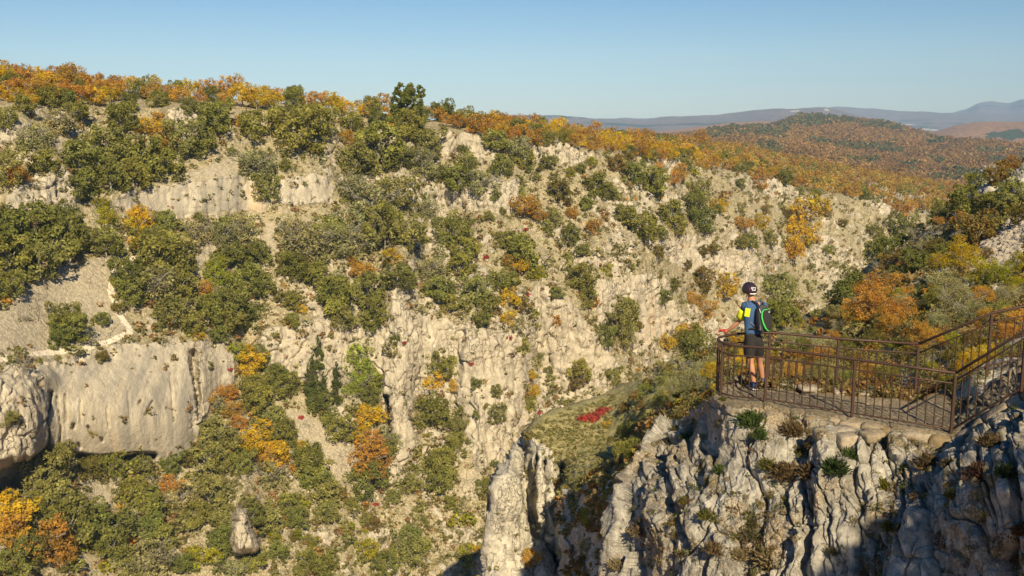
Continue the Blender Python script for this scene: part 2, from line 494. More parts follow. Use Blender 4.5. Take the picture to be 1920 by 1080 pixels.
disp = cliffm * (1.3 * fl + .5 * lump + .35 * rdg) * (1 - .80 * smoothwall) \
     + (1 - cliffm) * (rkw * (.9 * lump + .75 * rdg + .35 * fl) + (1 - rkw) * .5 * lump) * (1 - .85 * screem)
u = (P[..., 0] * .92 + P[..., 1] * .38); v = P[..., 2]
wq = fbm(P * .5, 2, 61)
F1, F2, ID = cells(u * .38 + .7 * wq, v * .22 + .6 * wq, 8)
disp += (ID - .5) * (.6 + .8 * (1 - cliffm)) * rkw * (1 - smoothwall) * (1 - screem) * np.clip((F2 - F1) * 5, 0, 1)
disp -= .7 * np.clip(1 - (F2 - F1) * 7, 0, 1) * rkw * (1 - smoothwall) * (1 - screem)
disp = np.where(above, .5 * lump, disp)
P = P + N * (disp * amp)[..., None]
WP = P
grassW = np.zeros(GX.shape)
attr = np.stack([np.where(pathd < 5.6, -1, np.clip(rockA, -1, 2)), np.where(pathd < 5.6, 1.0, .8 * np.clip(screem, 0, 1)), grassW, 1 - np.clip(smoothwall, 0, 1)], -1).reshape(-1, 4)
terr = mesh_np('canyon_slope', P.reshape(-1, 3), grid_faces(*GX.shape), M_slope, {'mask': attr})
tag(terr, 'pale limestone slope with cliffs and scree on the far side of the canyon', 'slope', kind='structure')

def sampler(Pg, xs, ys):
    def f(px, py):
        j = np.clip(np.round((np.asarray(px, float) - xs[0]) / (xs[1] - xs[0])).astype(int), 0, len(xs) - 1)
        i = np.clip(np.round((np.asarray(py, float) - ys[0]) / (ys[1] - ys[0])).astype(int), 0, len(ys) - 1)
        return Pg[i, j]
    return f
Wat = sampler(WP, XS, YS)
print('far side', time.time() - T0)

# ================================================================== NEAR SPUR (our side)
XN = np.arange(850, 2201, 1.6); YN = np.arange(1360, 239, -1.6)
NX, NY = np.meshgrid(XN, YN)
fN = tps([(860, 1300, 56), (900, 1080, 57), (930, 1080, 57), (930, 900, 58), (975, 1080, 57), (975, 840, 60), (1000, 1000, 58), (1000, 800, 63), (1060, 1080, 50), (1060, 900, 57),
          (1100, 900, 50), (1100, 760, 68), (1150, 860, 52), (1200, 710, 76), (1290, 670, 84), (1180, 820, 55), (1120, 1080, 40), (1150, 1000, 38), (1200, 900, 32), (1200, 1100, 28),
          (1240, 800, 40), (1300, 900, 24), (1350, 740, 30), (1350, 680, 48), (1350, 640, 85), (1400, 1080, 20), (1500, 745, 21.5), (1500, 690, 32), (1500, 610, 72), (1580, 550, 98),
          (1600, 760, 20.5), (1700, 745, 20), (1700, 650, 31), (1700, 540, 60), (1700, 450, 98), (1800, 1080, 18), (1810, 700, 19.5), (1850, 640, 25), (1800, 540, 45), (1800, 420, 86), (1860, 330, 108),
          (1920, 640, 21.5), (1920, 560, 34), (1920, 450, 56), (1920, 305, 104), (2100, 640, 20), (2100, 300, 95), (2150, 1100, 17), (1900, 880, 18)])
DN = fN(NX, NY)
sil_pts = [(850, 1400), (880, 1230), (895, 1120), (905, 1060), (918, 1000), (922, 930), (930, 898), (955, 875), (973, 835), (1000, 800), (1040, 778), (1130, 748), (1170, 728), (1230, 712), (1290, 680),
           (1330, 655), (1400, 630), (1480, 612), (1540, 585), (1580, 556), (1610, 515), (1650, 487), (1700, 455), (1740, 430), (1790, 398), (1815, 352), (1832, 322), (1870, 308), (1920, 300), (2000, 288), (2200, 265)]
silN = np.interp(XN, *zip(*sil_pts))
def pm(poly, X, Y, k=2): return blur(inpoly(X, Y, poly) * 1.0, k, k)
pillar = pm([(880, 1360), (905, 1040), (922, 900), (975, 830), (1000, 815), (1045, 850), (1055, 930), (1060, 1090), (1080, 1360)], NX, NY, 4)
# deep vertical grooves in the spur's cliff
for line, w, dep in (([(978, 838), (982, 900), (1000, 980), (1035, 1045), (1060, 1110)], 13, 3.2), ([(1005, 860), (1000, 930), (1012, 990)], 5, 1.6),
                     ([(1024, 868), (1024, 940), (1030, 1000)], 6, 2.5), ([(1052, 880), (1042, 950), (1044, 1060)], 9, 3.0), ([(1075, 930), (1068, 1010), (1075, 1080)], 6, 1.5)):
    d = seglinedist(NX, NY, line)
    DN = DN + dep * np.exp(-(d / w) ** 2)
bul = blur(inpoly(NX, NY, [(922, 905), (970, 880), (972, 940), (985, 1000), (990, 1100), (905, 1100)]) * 1.0, 6, 6)
DN = DN - 2.0 * bul
for poly, a in (([(1818, 352), (1835, 322), (1870, 312), (1876, 340), (1850, 372), (1822, 372)], -5), ([(1880, 345), (1900, 325), (1925, 320), (1925, 360), (1885, 372)], -4),
                ([(1820, 700), (1930, 690), (1930, 760), (1830, 760)], -.8)):
    DN = DN + a * blur(inpoly(NX, NY, poly) * 1.0, 3, 4)
PN = rays(NX, NY) * DN[..., None]
ab = NY < silN[None, :]
kr = np.maximum(np.argmax(ab, axis=0), 1); cols = np.arange(len(XN))
Pr = PN[kr - 1, cols]; hd = Pr.copy(); hd[:, 2] = 0; hd /= np.linalg.norm(hd, axis=1, keepdims=True)
idx = np.maximum(np.arange(len(YN))[:, None] - (kr[None] - 1), 0)
idc = np.minimum(idx, 40)
back = Pr[None] + hd[None] * (idc[..., None] * .5); back[..., 2] -= idc * .6 * (idc / 40)
PN = np.where(ab[..., None], back, PN)
grassN = pm([(985, 812), (1040, 772), (1130, 742), (1240, 705), (1340, 670), (1345, 720), (1230, 770), (1170, 820), (1165, 860), (1130, 890), (1100, 905), (1066, 915), (1052, 880), (1030, 846)], NX + 8 * vnoise(np.stack([NX / 20, NY / 20, 0 * NX], -1), 3), NY, 3)
scrN = pm([(1812, 492), (1850, 450), (1930, 400), (1930, 480), (1890, 520), (1870, 552), (1825, 510)], NX + 6 * vnoise(np.stack([NX / 15, NY / 15, 0 * NX], -1), 3), NY, 2)
rockN = np.maximum(pillar * 1.6, .35)
for poly in ([(1815, 372), (1835, 318), (1870, 305), (1876, 350), (1850, 380)], [(1878, 372), (1898, 318), (1925, 312), (1925, 370)], [(1800, 700), (1930, 680), (1930, 770), (1800, 770)],
             [(1690, 700), (1760, 720), (1750, 760), (1690, 755)], [(1690, 540), (1725, 530), (1740, 560), (1700, 570)], [(1530, 620), (1570, 625), (1560, 650), (1530, 645)], [(1050, 880), (1100, 905), (1165, 870), (1190, 900), (1160, 1100), (1060, 1100)]):
    rockN = np.maximum(rockN, pm(poly, NX, NY, 2) * 1.3)
rockN = rockN * (1 - grassN) - .6 * grassN - scrN
NN = grid_normals(np.stack([blur(PN[..., k], 3, 3) for k in range(3)], -1))
dep = np.linalg.norm(PN, axis=-1)
fl = fbm(PN * [.9, .9, .16], 4, 71, .55); lump = fbm(PN * [.55, .55, .6], 5, 81, .58)
rk2 = np.clip(rockN, 0, 1)
sc = np.clip(dep / 60, .25, 1.2)
disp = (pillar * (.8 * fl + .3 * lump) + (1 - pillar) * (rk2 * (.8 * lump + .35 * fl) + (1 - rk2) * .3 * lump)) * sc * (1 - .5 * grassN)
disp = disp + grassN * (.35 * fbm(PN * .5, 3, 95) + .10 * fbm(PN * 2.2, 3, 96))
disp = disp + scrN * .16 * fbm(PN * 3.5, 2, 91)
PN = PN + NN * disp[..., None]
attr = np.stack([np.clip(rockN, -1, 2), np.clip(scrN, 0, 1), np.clip(grassN, 0, 1)], -1).reshape(-1, 3)
spur = mesh_np('hillside', PN.reshape(-1, 3), grid_faces(*NX.shape), M_near, {'mask': attr})
tag(spur, 'near side of the canyon with a grassy terrace above a fluted cliff', 'hillside', kind='structure')
Nat = sampler(PN, XN, YN)
print('near spur', time.time() - T0)

# ================================================================== FOREGROUND CRAG AND LOOKOUT FLOOR
ZF = -4.6
XF = np.arange(1085, 2080, .9); YF = np.arange(1180, 664, -.9)
FX, FY = np.meshgrid(XF, YF)
near_edge = [(1340, 752), (1360, 762), (1434, 760), (1600, 787), (1783, 818), (1850, 783), (1920, 745), (2080, 655)]
far_edge = [(1340, 744), (1360, 725), (1400, 714), (1440, 714), (1567, 728), (1700, 742), (1790, 716), (1870, 690), (1920, 682), (2080, 660)]
def dplane(px, py, z=ZF):
    r = rays(px, py); return float(z / r[2])
dn = lambda x: float(np.interp(x, *zip(*near_edge)))
ctl = [(x, dn(x), dplane(x, dn(x))) for x in (1350, 1434, 1520, 1600, 1700, 1783)]
dC = dplane(1783, 822)
ctl += [(1850, 783, dC * 1.005), (1920, 745, dC * 1.01), (2080, 655, dC * 1.03), (1240, 825, 18.0), (1300, 782, 17.8), (1190, 900, 17.2), (1150, 960, 17.2), (1145, 1080, 16.5), (1200, 1000, 15.6), (1200, 1180, 14.6),
        (1260, 900, 16.0), (1350, 840, 15.8), (1350, 900, 15.0), (1350, 1080, 13.9), (1434, 830, 15.3), (1500, 870, 14.9), (1500, 930, 14.3), (1500, 1080, 13.4), (1600, 850, 14.6), (1600, 900, 14.1), (1600, 1080, 12.9),
        (1783, 870, 13.5), (1783, 1080, 12.3), (1700, 900, 13.7), (1920, 860, 13.1), (1920, 1080, 11.8), (2080, 800, 13.2), (2080, 1180, 11.3), (1783, 1180, 11.9), (1400, 1180, 13.3)]
fF = tps(ctl)
DF = fF(FX, FY)
ne = np.interp(XF, *zip(*near_edge))[None, :]
fe = np.interp(XF, *zip(*far_edge))[None, :]
rF = rays(FX, FY)
onfloor = (FY < ne) & (FX > 1340)
DpF = ZF / rF[..., 2]
stair = np.clip((FX - 1783) / 60, 0, 1)
# ground rising along the steps on the right
Dst = DF[np.argmin(abs(FY - ne), axis=0), np.arange(len(XF))][None, :] * np.exp(np.clip(ne - FY, 0, 200) * .0022)
DF = np.where(onfloor, np.where(FX > 1783, Dst, np.minimum(DpF, 40)), DF)
DF = np.where(onfloor & (FX > 1700) & (FX <= 1783), DpF, DF)
PF = rF * DF[..., None]
silF_pts = [(1085, 1400), (1128, 1180), (1138, 1080), (1140, 1000), (1148, 945), (1172, 885), (1196, 862), (1222, 818), (1245, 800), (1300, 778), (1335, 758)]
silF = np.where(XF < 1335, np.interp(XF, *zip(*silF_pts)), fe[0])
ab = FY < silF[None, :]
kr = np.maximum(np.argmax(ab, axis=0), 1); cols = np.arange(len(XF))
Pr = PF[kr - 1, cols]; hd = Pr.copy(); hd[:, 2] = 0; hd /= np.linalg.norm(hd, axis=1, keepdims=True)
idx = np.maximum(np.arange(len(YF))[:, None] - (kr[None] - 1), 0); idc = np.minimum(idx, 90)
back = Pr[None] + hd[None] * (idc[..., None] * .03); back[..., 2] -= .035 * idc * (.3 + idc / 60)
PF = np.where(ab[..., None], back, PF)
floorm = blur((onfloor & ~ab & (FX < 1790)) * 1.0, 2, 2)
pathm = blur((onfloor & ~ab) * 1.0, 2, 2)
NF = grid_normals(np.stack([blur(PF[..., k], 12, 12) for k in range(3)], -1))
u = (FX - 960) / FPX * 14.6; v = PF[..., 2]
w1 = fbm(PF * [1.3, 1.3, .7], 3, 101); w2 = fbm(PF * [1.3, 1.3, .7], 3, 131)
F1, F2, ID, CU, CV = cells(u * 1.75 + .55 * w1 - .15 * v, v * .62 + .4 * w2, 12, True)
e1 = F2 - F1
G1, G2, GI, GU, GV = cells(u * 4.4 + .6 * w2 - .3 * v, v * 1.7 + .5 * w1, 14, True)
H1, H2, HI, HU, HV = cells(u * 10 + .7 * w1, v * 5.5 + .6 * w2, 15, True)
m2 = np.clip(.5 + 1.6 * vnoise(np.stack([u * .9, v * .9, 0 * u], -1), 77), 0, 1)
e2 = G2 - G1
big = fbm(PF * [.8, .8, .5], 4, 141, .55); fine = fbm(PF * [5, 5, 3.2], 4, 151, .6)
flu = fbm(PF * [2.6, 2.6, .35], 4, 161, .55)
crk = np.abs(fbm(PF * [2.2, 2.2, .55] + .4 * w1[..., None], 3, 191))
r1 = (ID * 7.13) % 1 - .5; r2 = (GI * 7.13) % 1 - .5; r3 = (GI * 13.7) % 1 - .5; r4 = (HI * 7.13) % 1 - .5; r5 = (HI * 13.7) % 1 - .5
facet = .30 * r1 * CU * 1.6 + .10 * CV + m2 * (.22 * r2 * GU + .16 * r3 * GV) + .07 * r4 * HU + .06 * r5 * HV + .035 * (HI - .5)
frac = fbm(PF * [3.2, 3.2, 1.3], 5, 211, .6, ridged=True)
disp = facet + .05 * frac + .32 * (ID - .5) + .20 * np.minimum(e1, .22) + m2 * (.13 * np.minimum(e2, .3) + .10 * (GI - .5)) + .34 * big + .055 * fine + .12 * flu - .10 * np.exp(-(crk / .03) ** 2) * m2
disp -= .13 * np.exp(-(e1 / .05) ** 2) + .05 * m2 * np.exp(-(e2 / .05) ** 2)
sd_rows = (kr[None] - np.arange(len(YF))[:, None])
disp = disp * np.where(FX < 1345, np.clip(sd_rows / 25, .45, 1), 1)
disp -= .10
left_out = inpoly(FX, FY, [(1140, 1180), (1140, 940), (1200, 862), (1215, 900), (1175, 960), (1180, 1180)])
flat = blur(floorm, 3, 3)
sxx = np.clip((FX - 1775) / 55, 0, 1); sxx = sxx * sxx * (3 - 2 * sxx)
disp = disp * (1 - pathm * (.9 - .55 * sxx)) + .035 * fbm(PF * 3.0, 3, 171) * flat
tf = np.clip((ne - FY + 26) / 26, 0, 1)         # keep the rim under the railing tidy
disp = np.where(ab, disp * np.clip(1 - idx / 25, .1, 1) * np.where(FX > 1335, .15, 1), disp)
disp = np.where((~onfloor) & (FX > 1350), disp * (1 - .75 * tf * (FX < 1800)) - .04 * tf, disp)
disp = disp * .86
PF = PF + NF * disp[..., None]
soilF = 1.15 - .35 * np.clip(vnoise(PF * [1.1, 1.1, 1.6], 181) * 1.4 + np.clip(NF[..., 2] - .25, 0, 1) * 1.5, 0, 2) - .25 * np.clip(-disp * 3, 0, 1)
rockF = np.where(pathm > .5, -.15, soilF)
attr = np.stack([np.clip(rockF, -1, 2), np.clip(pathm, 0, 1) * .8, 0 * pathm], -1).reshape(-1, 3)
crag = mesh_np('rock_crag', PF.reshape(-1, 3), grid_faces(*FX.shape), M_fore, {'mask': attr})
tag(crag, 'fissured grey limestone crag in front carrying the lookout', 'rock', kind='structure')
Fat = sampler(PF, XF, YF)
print('crag', time.time() - T0)
#PART2
# ================================================================== FAR HILLS
def forest_mat(name, a, b, c, green, gscale, gthr, vs):
    t = NT(name)
    pos = t.n('NewGeometry').outputs['Position']
    n1 = t.noise(pos, .004, 5, .6); n2 = t.noise(pos, .05, 3, .6)
    col = t.mix(t.ramp(n1, [(.4, (0, 0, 0)), (.6, (1, 1, 1))]), a, b)
    vo = t.n('TexVoronoi', {'Vector': pos, 'Scale': vs}).outputs
    col = t.mix(t.math('MULTIPLY', t.ramp(vo[0], [(.3, (0, 0, 0)), (.8, (1, 1, 1))]), .55), col, c)
    gm = t.ramp(t.noise(pos, gscale, 6, .65), [(gthr, (0, 0, 0)), (gthr + .05, (1, 1, 1))])
    at_ = t.n('VertexColor', layer_name='mask').outputs[0]
    sep = t.n('SeparateColor', {0: at_})
    gm = t.math('MAXIMUM', gm, sep.outputs[0])
    col = t.mix(gm, col, green)
    col = t.mix(sep.outputs[1], col, (.5, .45, .38, 1))
    b_ = t.n('BsdfDiffuse', {'Color': col})
    bp = t.n('Bump', {'Height': t.math('ADD', vo[0], n2), 'Strength': 1, 'Distance': -2.5}); t.link(bp.outputs[0], b_.inputs['Normal'])
    t.link(b_.outputs[0], t.out.inputs[0])
    return t.m

def hill(name, label, sil, bottom, dtop, dbot, mat, step=4, rows=70, rough=.06, seed=1, green=None, bare=None, drop=.25, ro=3.0):
    xs = np.arange(sil[0][0], sil[-1][0] + 1, step)
    ys = np.interp(xs, *zip(*sil)); ys = ys + (1.6 if name == 'mountains' or 'purple' in label else .9) * fbm(np.stack([xs / 26, 0 * xs + seed, 0 * xs], -1), 3, seed)
    yb = np.interp(xs, *zip(*bottom))
    dt = np.interp(xs, *zip(*dtop)); db = np.interp(xs, *zip(*dbot))
    t = np.linspace(0, 1, rows)[:, None]
    Y = yb[None] + (ys - yb)[None] * t ** .85
    X = xs[None] + 0 * t
    lD = np.log(db)[None] + (np.log(dt) - np.log(db))[None] * t
    lD = lD + rough * fbm(np.stack([X / 110, Y / 38, 0 * X + seed], -1), 4, seed + 5) * np.sin(np.pi * t) ** .6
    Pg = rays(X, Y) * np.exp(lD)[..., None]
    hd = Pg[-1].copy(); hd[:, 2] = 0; hd /= np.linalg.norm(hd, axis=1, keepdims=True)
    k = np.arange(1, 14)[:, None, None]
    bk = Pg[-1][None] + hd[None] * k * dt[None, :, None] * .02
    bk[..., 2] -= (k[..., 0] * dt[None] * .02) * drop * (k[..., 0] / 6)
    PP = np.concatenate([Pg, bk], 0)
    Xf = np.concatenate([X, np.repeat(X[-1:], 13, 0)], 0); Yf = np.concatenate([Y, np.repeat(Y[-1:], 13, 0)], 0)
    gm = np.zeros(Xf.shape)
    jx = Xf + 10 * vnoise(np.stack([Xf / 14, Yf / 6, 0 * Xf], -1), 4); jy = Yf + 4 * vnoise(np.stack([Xf / 12, Yf / 5, 0 * Xf + 7], -1), 5)
    for p in (green or []): gm = np.maximum(gm, inpoly(jx, jy, p) * 1.0)
    bm_ = np.zeros(Xf.shape)
    for p in (bare or []): bm_ = np.maximum(bm_, inpoly(Xf, Yf, p) * 1.0)
    at_ = np.stack([gm, bm_, 0 * gm], -1).reshape(-1, 3)
    o = mesh_np(name, PP.reshape(-1, 3), grid_faces(*Xf.shape), mat, {'mask': at_})
    tag(o, label, 'hills', kind='structure')
    return Pg, xs, Y, gm[:rows]

MF1 = forest_mat('autumn_forest_floor', (.36, .21, .07, 1), (.39, .23, .075, 1), (.20, .125, .05, 1), (.09, .10, .035, 1), .006, .62, .16)
MF2 = forest_mat('distant_forest', (.30, .17, .09, 1), (.33, .19, .10, 1), (.18, .11, .07, 1), (.06, .075, .035, 1), .003, .62, .08)
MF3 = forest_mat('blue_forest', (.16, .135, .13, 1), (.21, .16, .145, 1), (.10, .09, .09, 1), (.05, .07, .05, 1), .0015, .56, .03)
H1 = hill('hills', 'rolling orange oak forest with a conifer topped hill in the middle distance',
     [(1180, 262), (1260, 258), (1330, 250), (1365, 241), (1400, 240), (1440, 238), (1470, 228), (1500, 219), (1540, 219), (1580, 224), (1640, 228), (1690, 240), (1725, 249), (1760, 262), (1800, 264), (1860, 266), (1930, 276), (2050, 285), (2200, 290)],
     [(1180, 290), (1300, 300), (1500, 350), (1700, 400), (1900, 420), (2200, 430)],
     [(1180, 900), (1400, 1500), (1500, 1900), (1700, 1800), (1800, 1500), (2200, 1300)],
     [(1180, 480), (1400, 500), (1600, 520), (1800, 560), (2200, 600)], MF1, 3, 110, .16, 3,
     green=[[(1440, 245), (1480, 228), (1505, 217), (1545, 220), (1600, 226), (1620, 236), (1560, 232), (1520, 232), (1480, 238), (1470, 262), (1420, 258), (1360, 254)], [(1600, 232), (1690, 240), (1700, 250), (1620, 240)], [(1590, 275), (1680, 278), (1680, 284), (1600, 282)]])
hill('hills', 'low brown ridge rising behind the orange forest at the right edge',
     [(1690, 262), (1740, 250), (1790, 236), (1830, 229), (1880, 228), (1930, 229), (2200, 235)], [(1690, 285), (2200, 300)],
     [(1690, 3000), (2200, 2800)], [(1690, 2100), (2200, 2000)], MF2, 4, 50, .05, 9, green=[[(1840, 258), (1870, 246), (1930, 244), (1930, 262)]])
hill('hills', 'low brown hill left of the conifer topped hill',
     [(1180, 252), (1260, 244), (1320, 236), (1380, 229), (1430, 227), (1480, 230), (1520, 240)], [(1180, 275), (1520, 280)],
     [(1180, 2600), (1520, 2800)], [(1180, 1500), (1520, 2100)], MF2, 4, 40, .05, 13)
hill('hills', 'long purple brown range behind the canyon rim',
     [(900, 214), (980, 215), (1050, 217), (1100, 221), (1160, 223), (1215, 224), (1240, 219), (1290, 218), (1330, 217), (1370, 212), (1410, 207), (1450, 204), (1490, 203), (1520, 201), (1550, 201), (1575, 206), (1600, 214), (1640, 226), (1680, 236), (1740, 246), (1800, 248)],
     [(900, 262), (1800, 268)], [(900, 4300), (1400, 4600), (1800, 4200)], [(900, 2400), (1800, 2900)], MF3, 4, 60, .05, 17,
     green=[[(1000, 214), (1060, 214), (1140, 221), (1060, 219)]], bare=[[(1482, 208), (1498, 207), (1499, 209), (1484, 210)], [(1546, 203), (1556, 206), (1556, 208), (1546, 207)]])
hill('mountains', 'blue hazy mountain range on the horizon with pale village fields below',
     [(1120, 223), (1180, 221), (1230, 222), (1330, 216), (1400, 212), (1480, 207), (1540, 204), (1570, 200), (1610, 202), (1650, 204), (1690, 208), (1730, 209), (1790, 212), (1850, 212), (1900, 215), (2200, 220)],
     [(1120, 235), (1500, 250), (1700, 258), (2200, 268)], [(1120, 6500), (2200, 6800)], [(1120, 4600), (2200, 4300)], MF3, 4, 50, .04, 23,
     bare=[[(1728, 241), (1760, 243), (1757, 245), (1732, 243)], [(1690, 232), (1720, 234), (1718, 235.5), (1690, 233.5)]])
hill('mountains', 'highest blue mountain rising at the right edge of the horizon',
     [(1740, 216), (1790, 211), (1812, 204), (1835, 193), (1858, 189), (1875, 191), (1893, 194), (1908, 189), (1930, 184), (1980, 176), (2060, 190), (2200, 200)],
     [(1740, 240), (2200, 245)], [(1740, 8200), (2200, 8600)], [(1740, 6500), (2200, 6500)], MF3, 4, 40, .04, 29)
g = 9500.0; gv = []; nn = 24
for a in np.linspace(0, 2 * math.pi, 64, endpoint=False): pass
th = np.linspace(0, 2 * math.pi, 97); rr_ = np.array([0, 60, 200, 600, 1500, 4000, 9600])
Pg = np.stack([np.outer(rr_, np.cos(th)), np.outer(rr_, np.sin(th)), np.repeat((-120 - 40 * np.minimum(rr_ / 2000, 1))[:, None], 97, 1)], -1)
gnd = mesh_np('ground', Pg.reshape(-1, 3), grid_faces(len(rr_), 97), MF2, {'mask': np.zeros((Pg.shape[0] * Pg.shape[1], 3))})
tag(gnd, 'valley ground stretching to the horizon', 'ground', kind='structure')
print('hills', time.time() - T0)

# ================================================================== FOLIAGE
def leafcloud(n, lobes, leaf, seed, sub=9, subr=.42, spread=.5, tv=.22, jit=.75, hue=0.0, flat=1.0):
    r = np.random.default_rng(seed)
    L = np.array(lobes, float)
    p = L[:, 3] ** 2; p /= p.sum()
    subc = []; 
    for li, (x, y, z, rad) in enumerate(L):
        d = r.normal(size=(sub, 3)); d /= np.linalg.norm(d, axis=1, keepdims=True)
        subc.append(np.hstack([np.array([x, y, z]) + d * rad * (.45 + .3 * r.random((sub, 1))) * [1, 1, flat], np.full((sub, 1), rad * subr) * (.7 + .6 * r.random((sub, 1))), np.full((sub, 1), li)]))
    subc = np.vstack(subc)
    stint = 1 + tv * r.normal(size=(len(subc), 1)).clip(-2, 2) + hue * r.normal(size=(len(subc), 3)).clip(-1.5, 1.5)
    w = subc[:, 3] ** 2; w /= w.sum()
    k = r.choice(len(subc), size=int(n * 1.35), p=w)
    d = r.normal(size=(len(k), 3)); d /= np.linalg.norm(d, axis=1, keepdims=True)
    c = subc[k, :3] + d * subc[k, 3:4] * (.55 + spread * r.random((len(k), 1))) * [1, 1, flat]
    dist = np.linalg.norm(c[:, None] - L[None, :, :3], axis=2) / L[None, :, 3]
    keep = (dist.min(1) > .55) & (c[:, 2] > .0)
    c, d, k = c[keep][:n], d[keep][:n], k[keep][:n]
    m = len(c)
    nrm = d + jit * r.normal(size=(m, 3)); nrm /= np.linalg.norm(nrm, axis=1, keepdims=True)
    a = np.cross(nrm, r.normal(size=(m, 3))); a /= np.linalg.norm(a, axis=1, keepdims=True)
    b = np.cross(nrm, a)
    s = leaf * (.55 + .9 * r.random((m, 1)))
    a = a * s; b = b * s * (.5 + .5 * r.random((m, 1)))
    v = np.stack([c - a * .9, c - b * .8 + a * .15, c + a, c + b * .8 - a * .1], 1).reshape(-1, 3)
    f = np.arange(m * 4).reshape(-1, 4)
    t = (stint[k] * (1 + .18 * r.normal(size=(m, 1)).clip(-2, 2))).clip(.3, 2.0)
    if t.shape[1] == 1: t = np.repeat(t, 3, 1)
    return v, f, np.repeat(t, 4, 0)

def lobes_round(seed, k=9, h=.8, wide=1.0):
    r = random.Random(seed); out = [(0, 0, h * .5, .30)]
    for i in range(k):
        a = 2 * math.pi * (i + r.random() * .6) / k; rad = (.15 + .15 * r.random()) * wide
        z = h * (.22 + .6 * r.random())
        out.append((rad * math.cos(a), rad * math.sin(a), z, .15 + .10 * r.random()))
    out.append((r.uniform(-.08, .08), r.uniform(-.08, .08), h * .8, .17))
    return out

def limbs(seed, h=.8, spread=.33, n=7, r0=.03, twigs=0):
    r = random.Random(seed); m = MB()
    top = Vector((r.uniform(-.05, .05), r.uniform(-.05, .05), h * .5))
    m.tube([(0, 0, -.15), (r.uniform(-.02, .02), 0, h * .22), top], [r0 * 1.25, r0, r0 * .6], 6, False)
    for i in range(n):
        a = 2 * math.pi * i / n + r.random(); s = Vector((0, 0, h * (.15 + .3 * r.random())))
        e = Vector((math.cos(a) * spread * r.uniform(.7, 1.1), math.sin(a) * spread * r.uniform(.7, 1.1), h * r.uniform(.5, .9)))
        mid = s.lerp(e, .5) + Vector((r.uniform(-.05, .05), r.uniform(-.05, .05), .04))
        m.tube([s, mid, e], [r0 * .6, r0 * .4, r0 * .15], 5, False)
        for j in range(2 + twigs):
            q = mid.lerp(e, r.uniform(0, .9)); dd = Vector((r.uniform(-1, 1) + math.cos(a), r.uniform(-1, 1) + math.sin(a), r.uniform(-.2, 1))).normalized()
            m.tube([q, q + dd * r.uniform(.07, .15)], [r0 * .25, r0 * .1], 4, False)
    return m

def crown_mesh(name, *a, **k):
    v, f, t = leafcloud(*a, **k)
    o = mesh_np(name, v, f, M_leaf, {'tint': t}, smooth=False)
    me = o.data; bpy.data.objects.remove(o); return me

def trunk_mesh(m, mat):
    o = m.build('trunk', mat, smooth=True); me = o.data; bpy.data.objects.remove(o); return me

KIT = {}
KIT['G'] = [(crown_mesh('crown', 3600, lobes_round(10 + i, 8 + i % 4, .72 + .05 * (i % 4)), .026, 100 + i), trunk_mesh(limbs(20 + i, .75, .28, 5, .022), M_bark)) for i in range(6)]
KIT['L'] = [(crown_mesh('crown', 2500, lobes_round(40 + i, 10, .72), .025, 140 + i, spread=.7, tv=.28), trunk_mesh(limbs(50 + i, .8, .44, 15, .017, 6), M_bark)) for i in range(3)]
KIT['O'] = [(crown_mesh('crown', 2300, lobes_round(60 + i, 9, .82, 1.05), .026, 160 + i, sub=7, spread=.8, tv=.16, hue=.06, flat=.8), trunk_mesh(limbs(70 + i, .85, .33, 8, .02, 2), M_bark)) for i in range(5)]
def tall_lobes(s):
    r = random.Random(s)
    return [(r.uniform(-.05, .05), r.uniform(-.05, .05), .12 + .13 * i, .26 - .023 * i * (1 if i > 1 else .5)) for i in range(10)]
KIT['T'] = [(crown_mesh('crown', 3400, tall_lobes(90 + i), .03, 190 + i, sub=8), trunk_mesh(limbs(95 + i, 1.5, .2, 7, .02), M_barkd)) for i in range(2)]
KIT['R'] = [(crown_mesh('crown', 1600, [(0, 0, .15, .2), (.2, .1, .14, .17), (-.22, -.02, .12, .18), (.05, -.2, .12, .16), (-.05, .22, .12, .17), (.3, -.08, .1, .12)], .03, 210, sub=8, spread=.8), trunk_mesh(limbs(97, .35, .4, 8, .012), M_barkd))]
KIT['B'] = [(crown_mesh('crown', 420, lobes_round(98, 8, .7), .02, 220, spread=1.0), trunk_mesh(limbs(99 + i, .9, .42, 18, .014, 8), M_bark)) for i in range(2)]
KIT['GN'] = [(crown_mesh('crown', 11000, lobes_round(10 + i, 9, .74), .0135, 400 + i, sub=12, spread=.6), KIT['G'][i][1]) for i in range(2)]
KIT['LN'] = [(crown_mesh('crown', 8000, lobes_round(42 + i, 10, .72), .0125, 410 + i, sub=12, spread=.8, tv=.28), KIT['L'][i][1]) for i in range(2)]
KIT['ON'] = [(crown_mesh('crown', 8500, lobes_round(61 + i, 10, .82, 1.05), .014, 420 + i, sub=9, spread=.85, tv=.18, hue=.06, flat=.8), KIT['O'][i][1]) for i in range(3)]
COL = {'G': [(.235, .235, .055), (.27, .26, .06), (.205, .215, .055), (.28, .27, .08)], 'L': [(.33, .32, .135), (.36, .335, .15)],
       'O': [(.50, .285, .05), (.47, .25, .05), (.52, .31, .055)], 'Y': [(.60, .40, .03), (.54, .38, .03)], 'V': [(.34, .32, .025), (.27, .28, .03)],
       'I': [(.36, .41, .05)], 'R': [(.48, .075, .055), (.40, .08, .06)], 'B': [(.22, .18, .10)], 'U': [(.25, .18, .05), (.22, .18, .045)], 'T': [(.12, .145, .04)]}
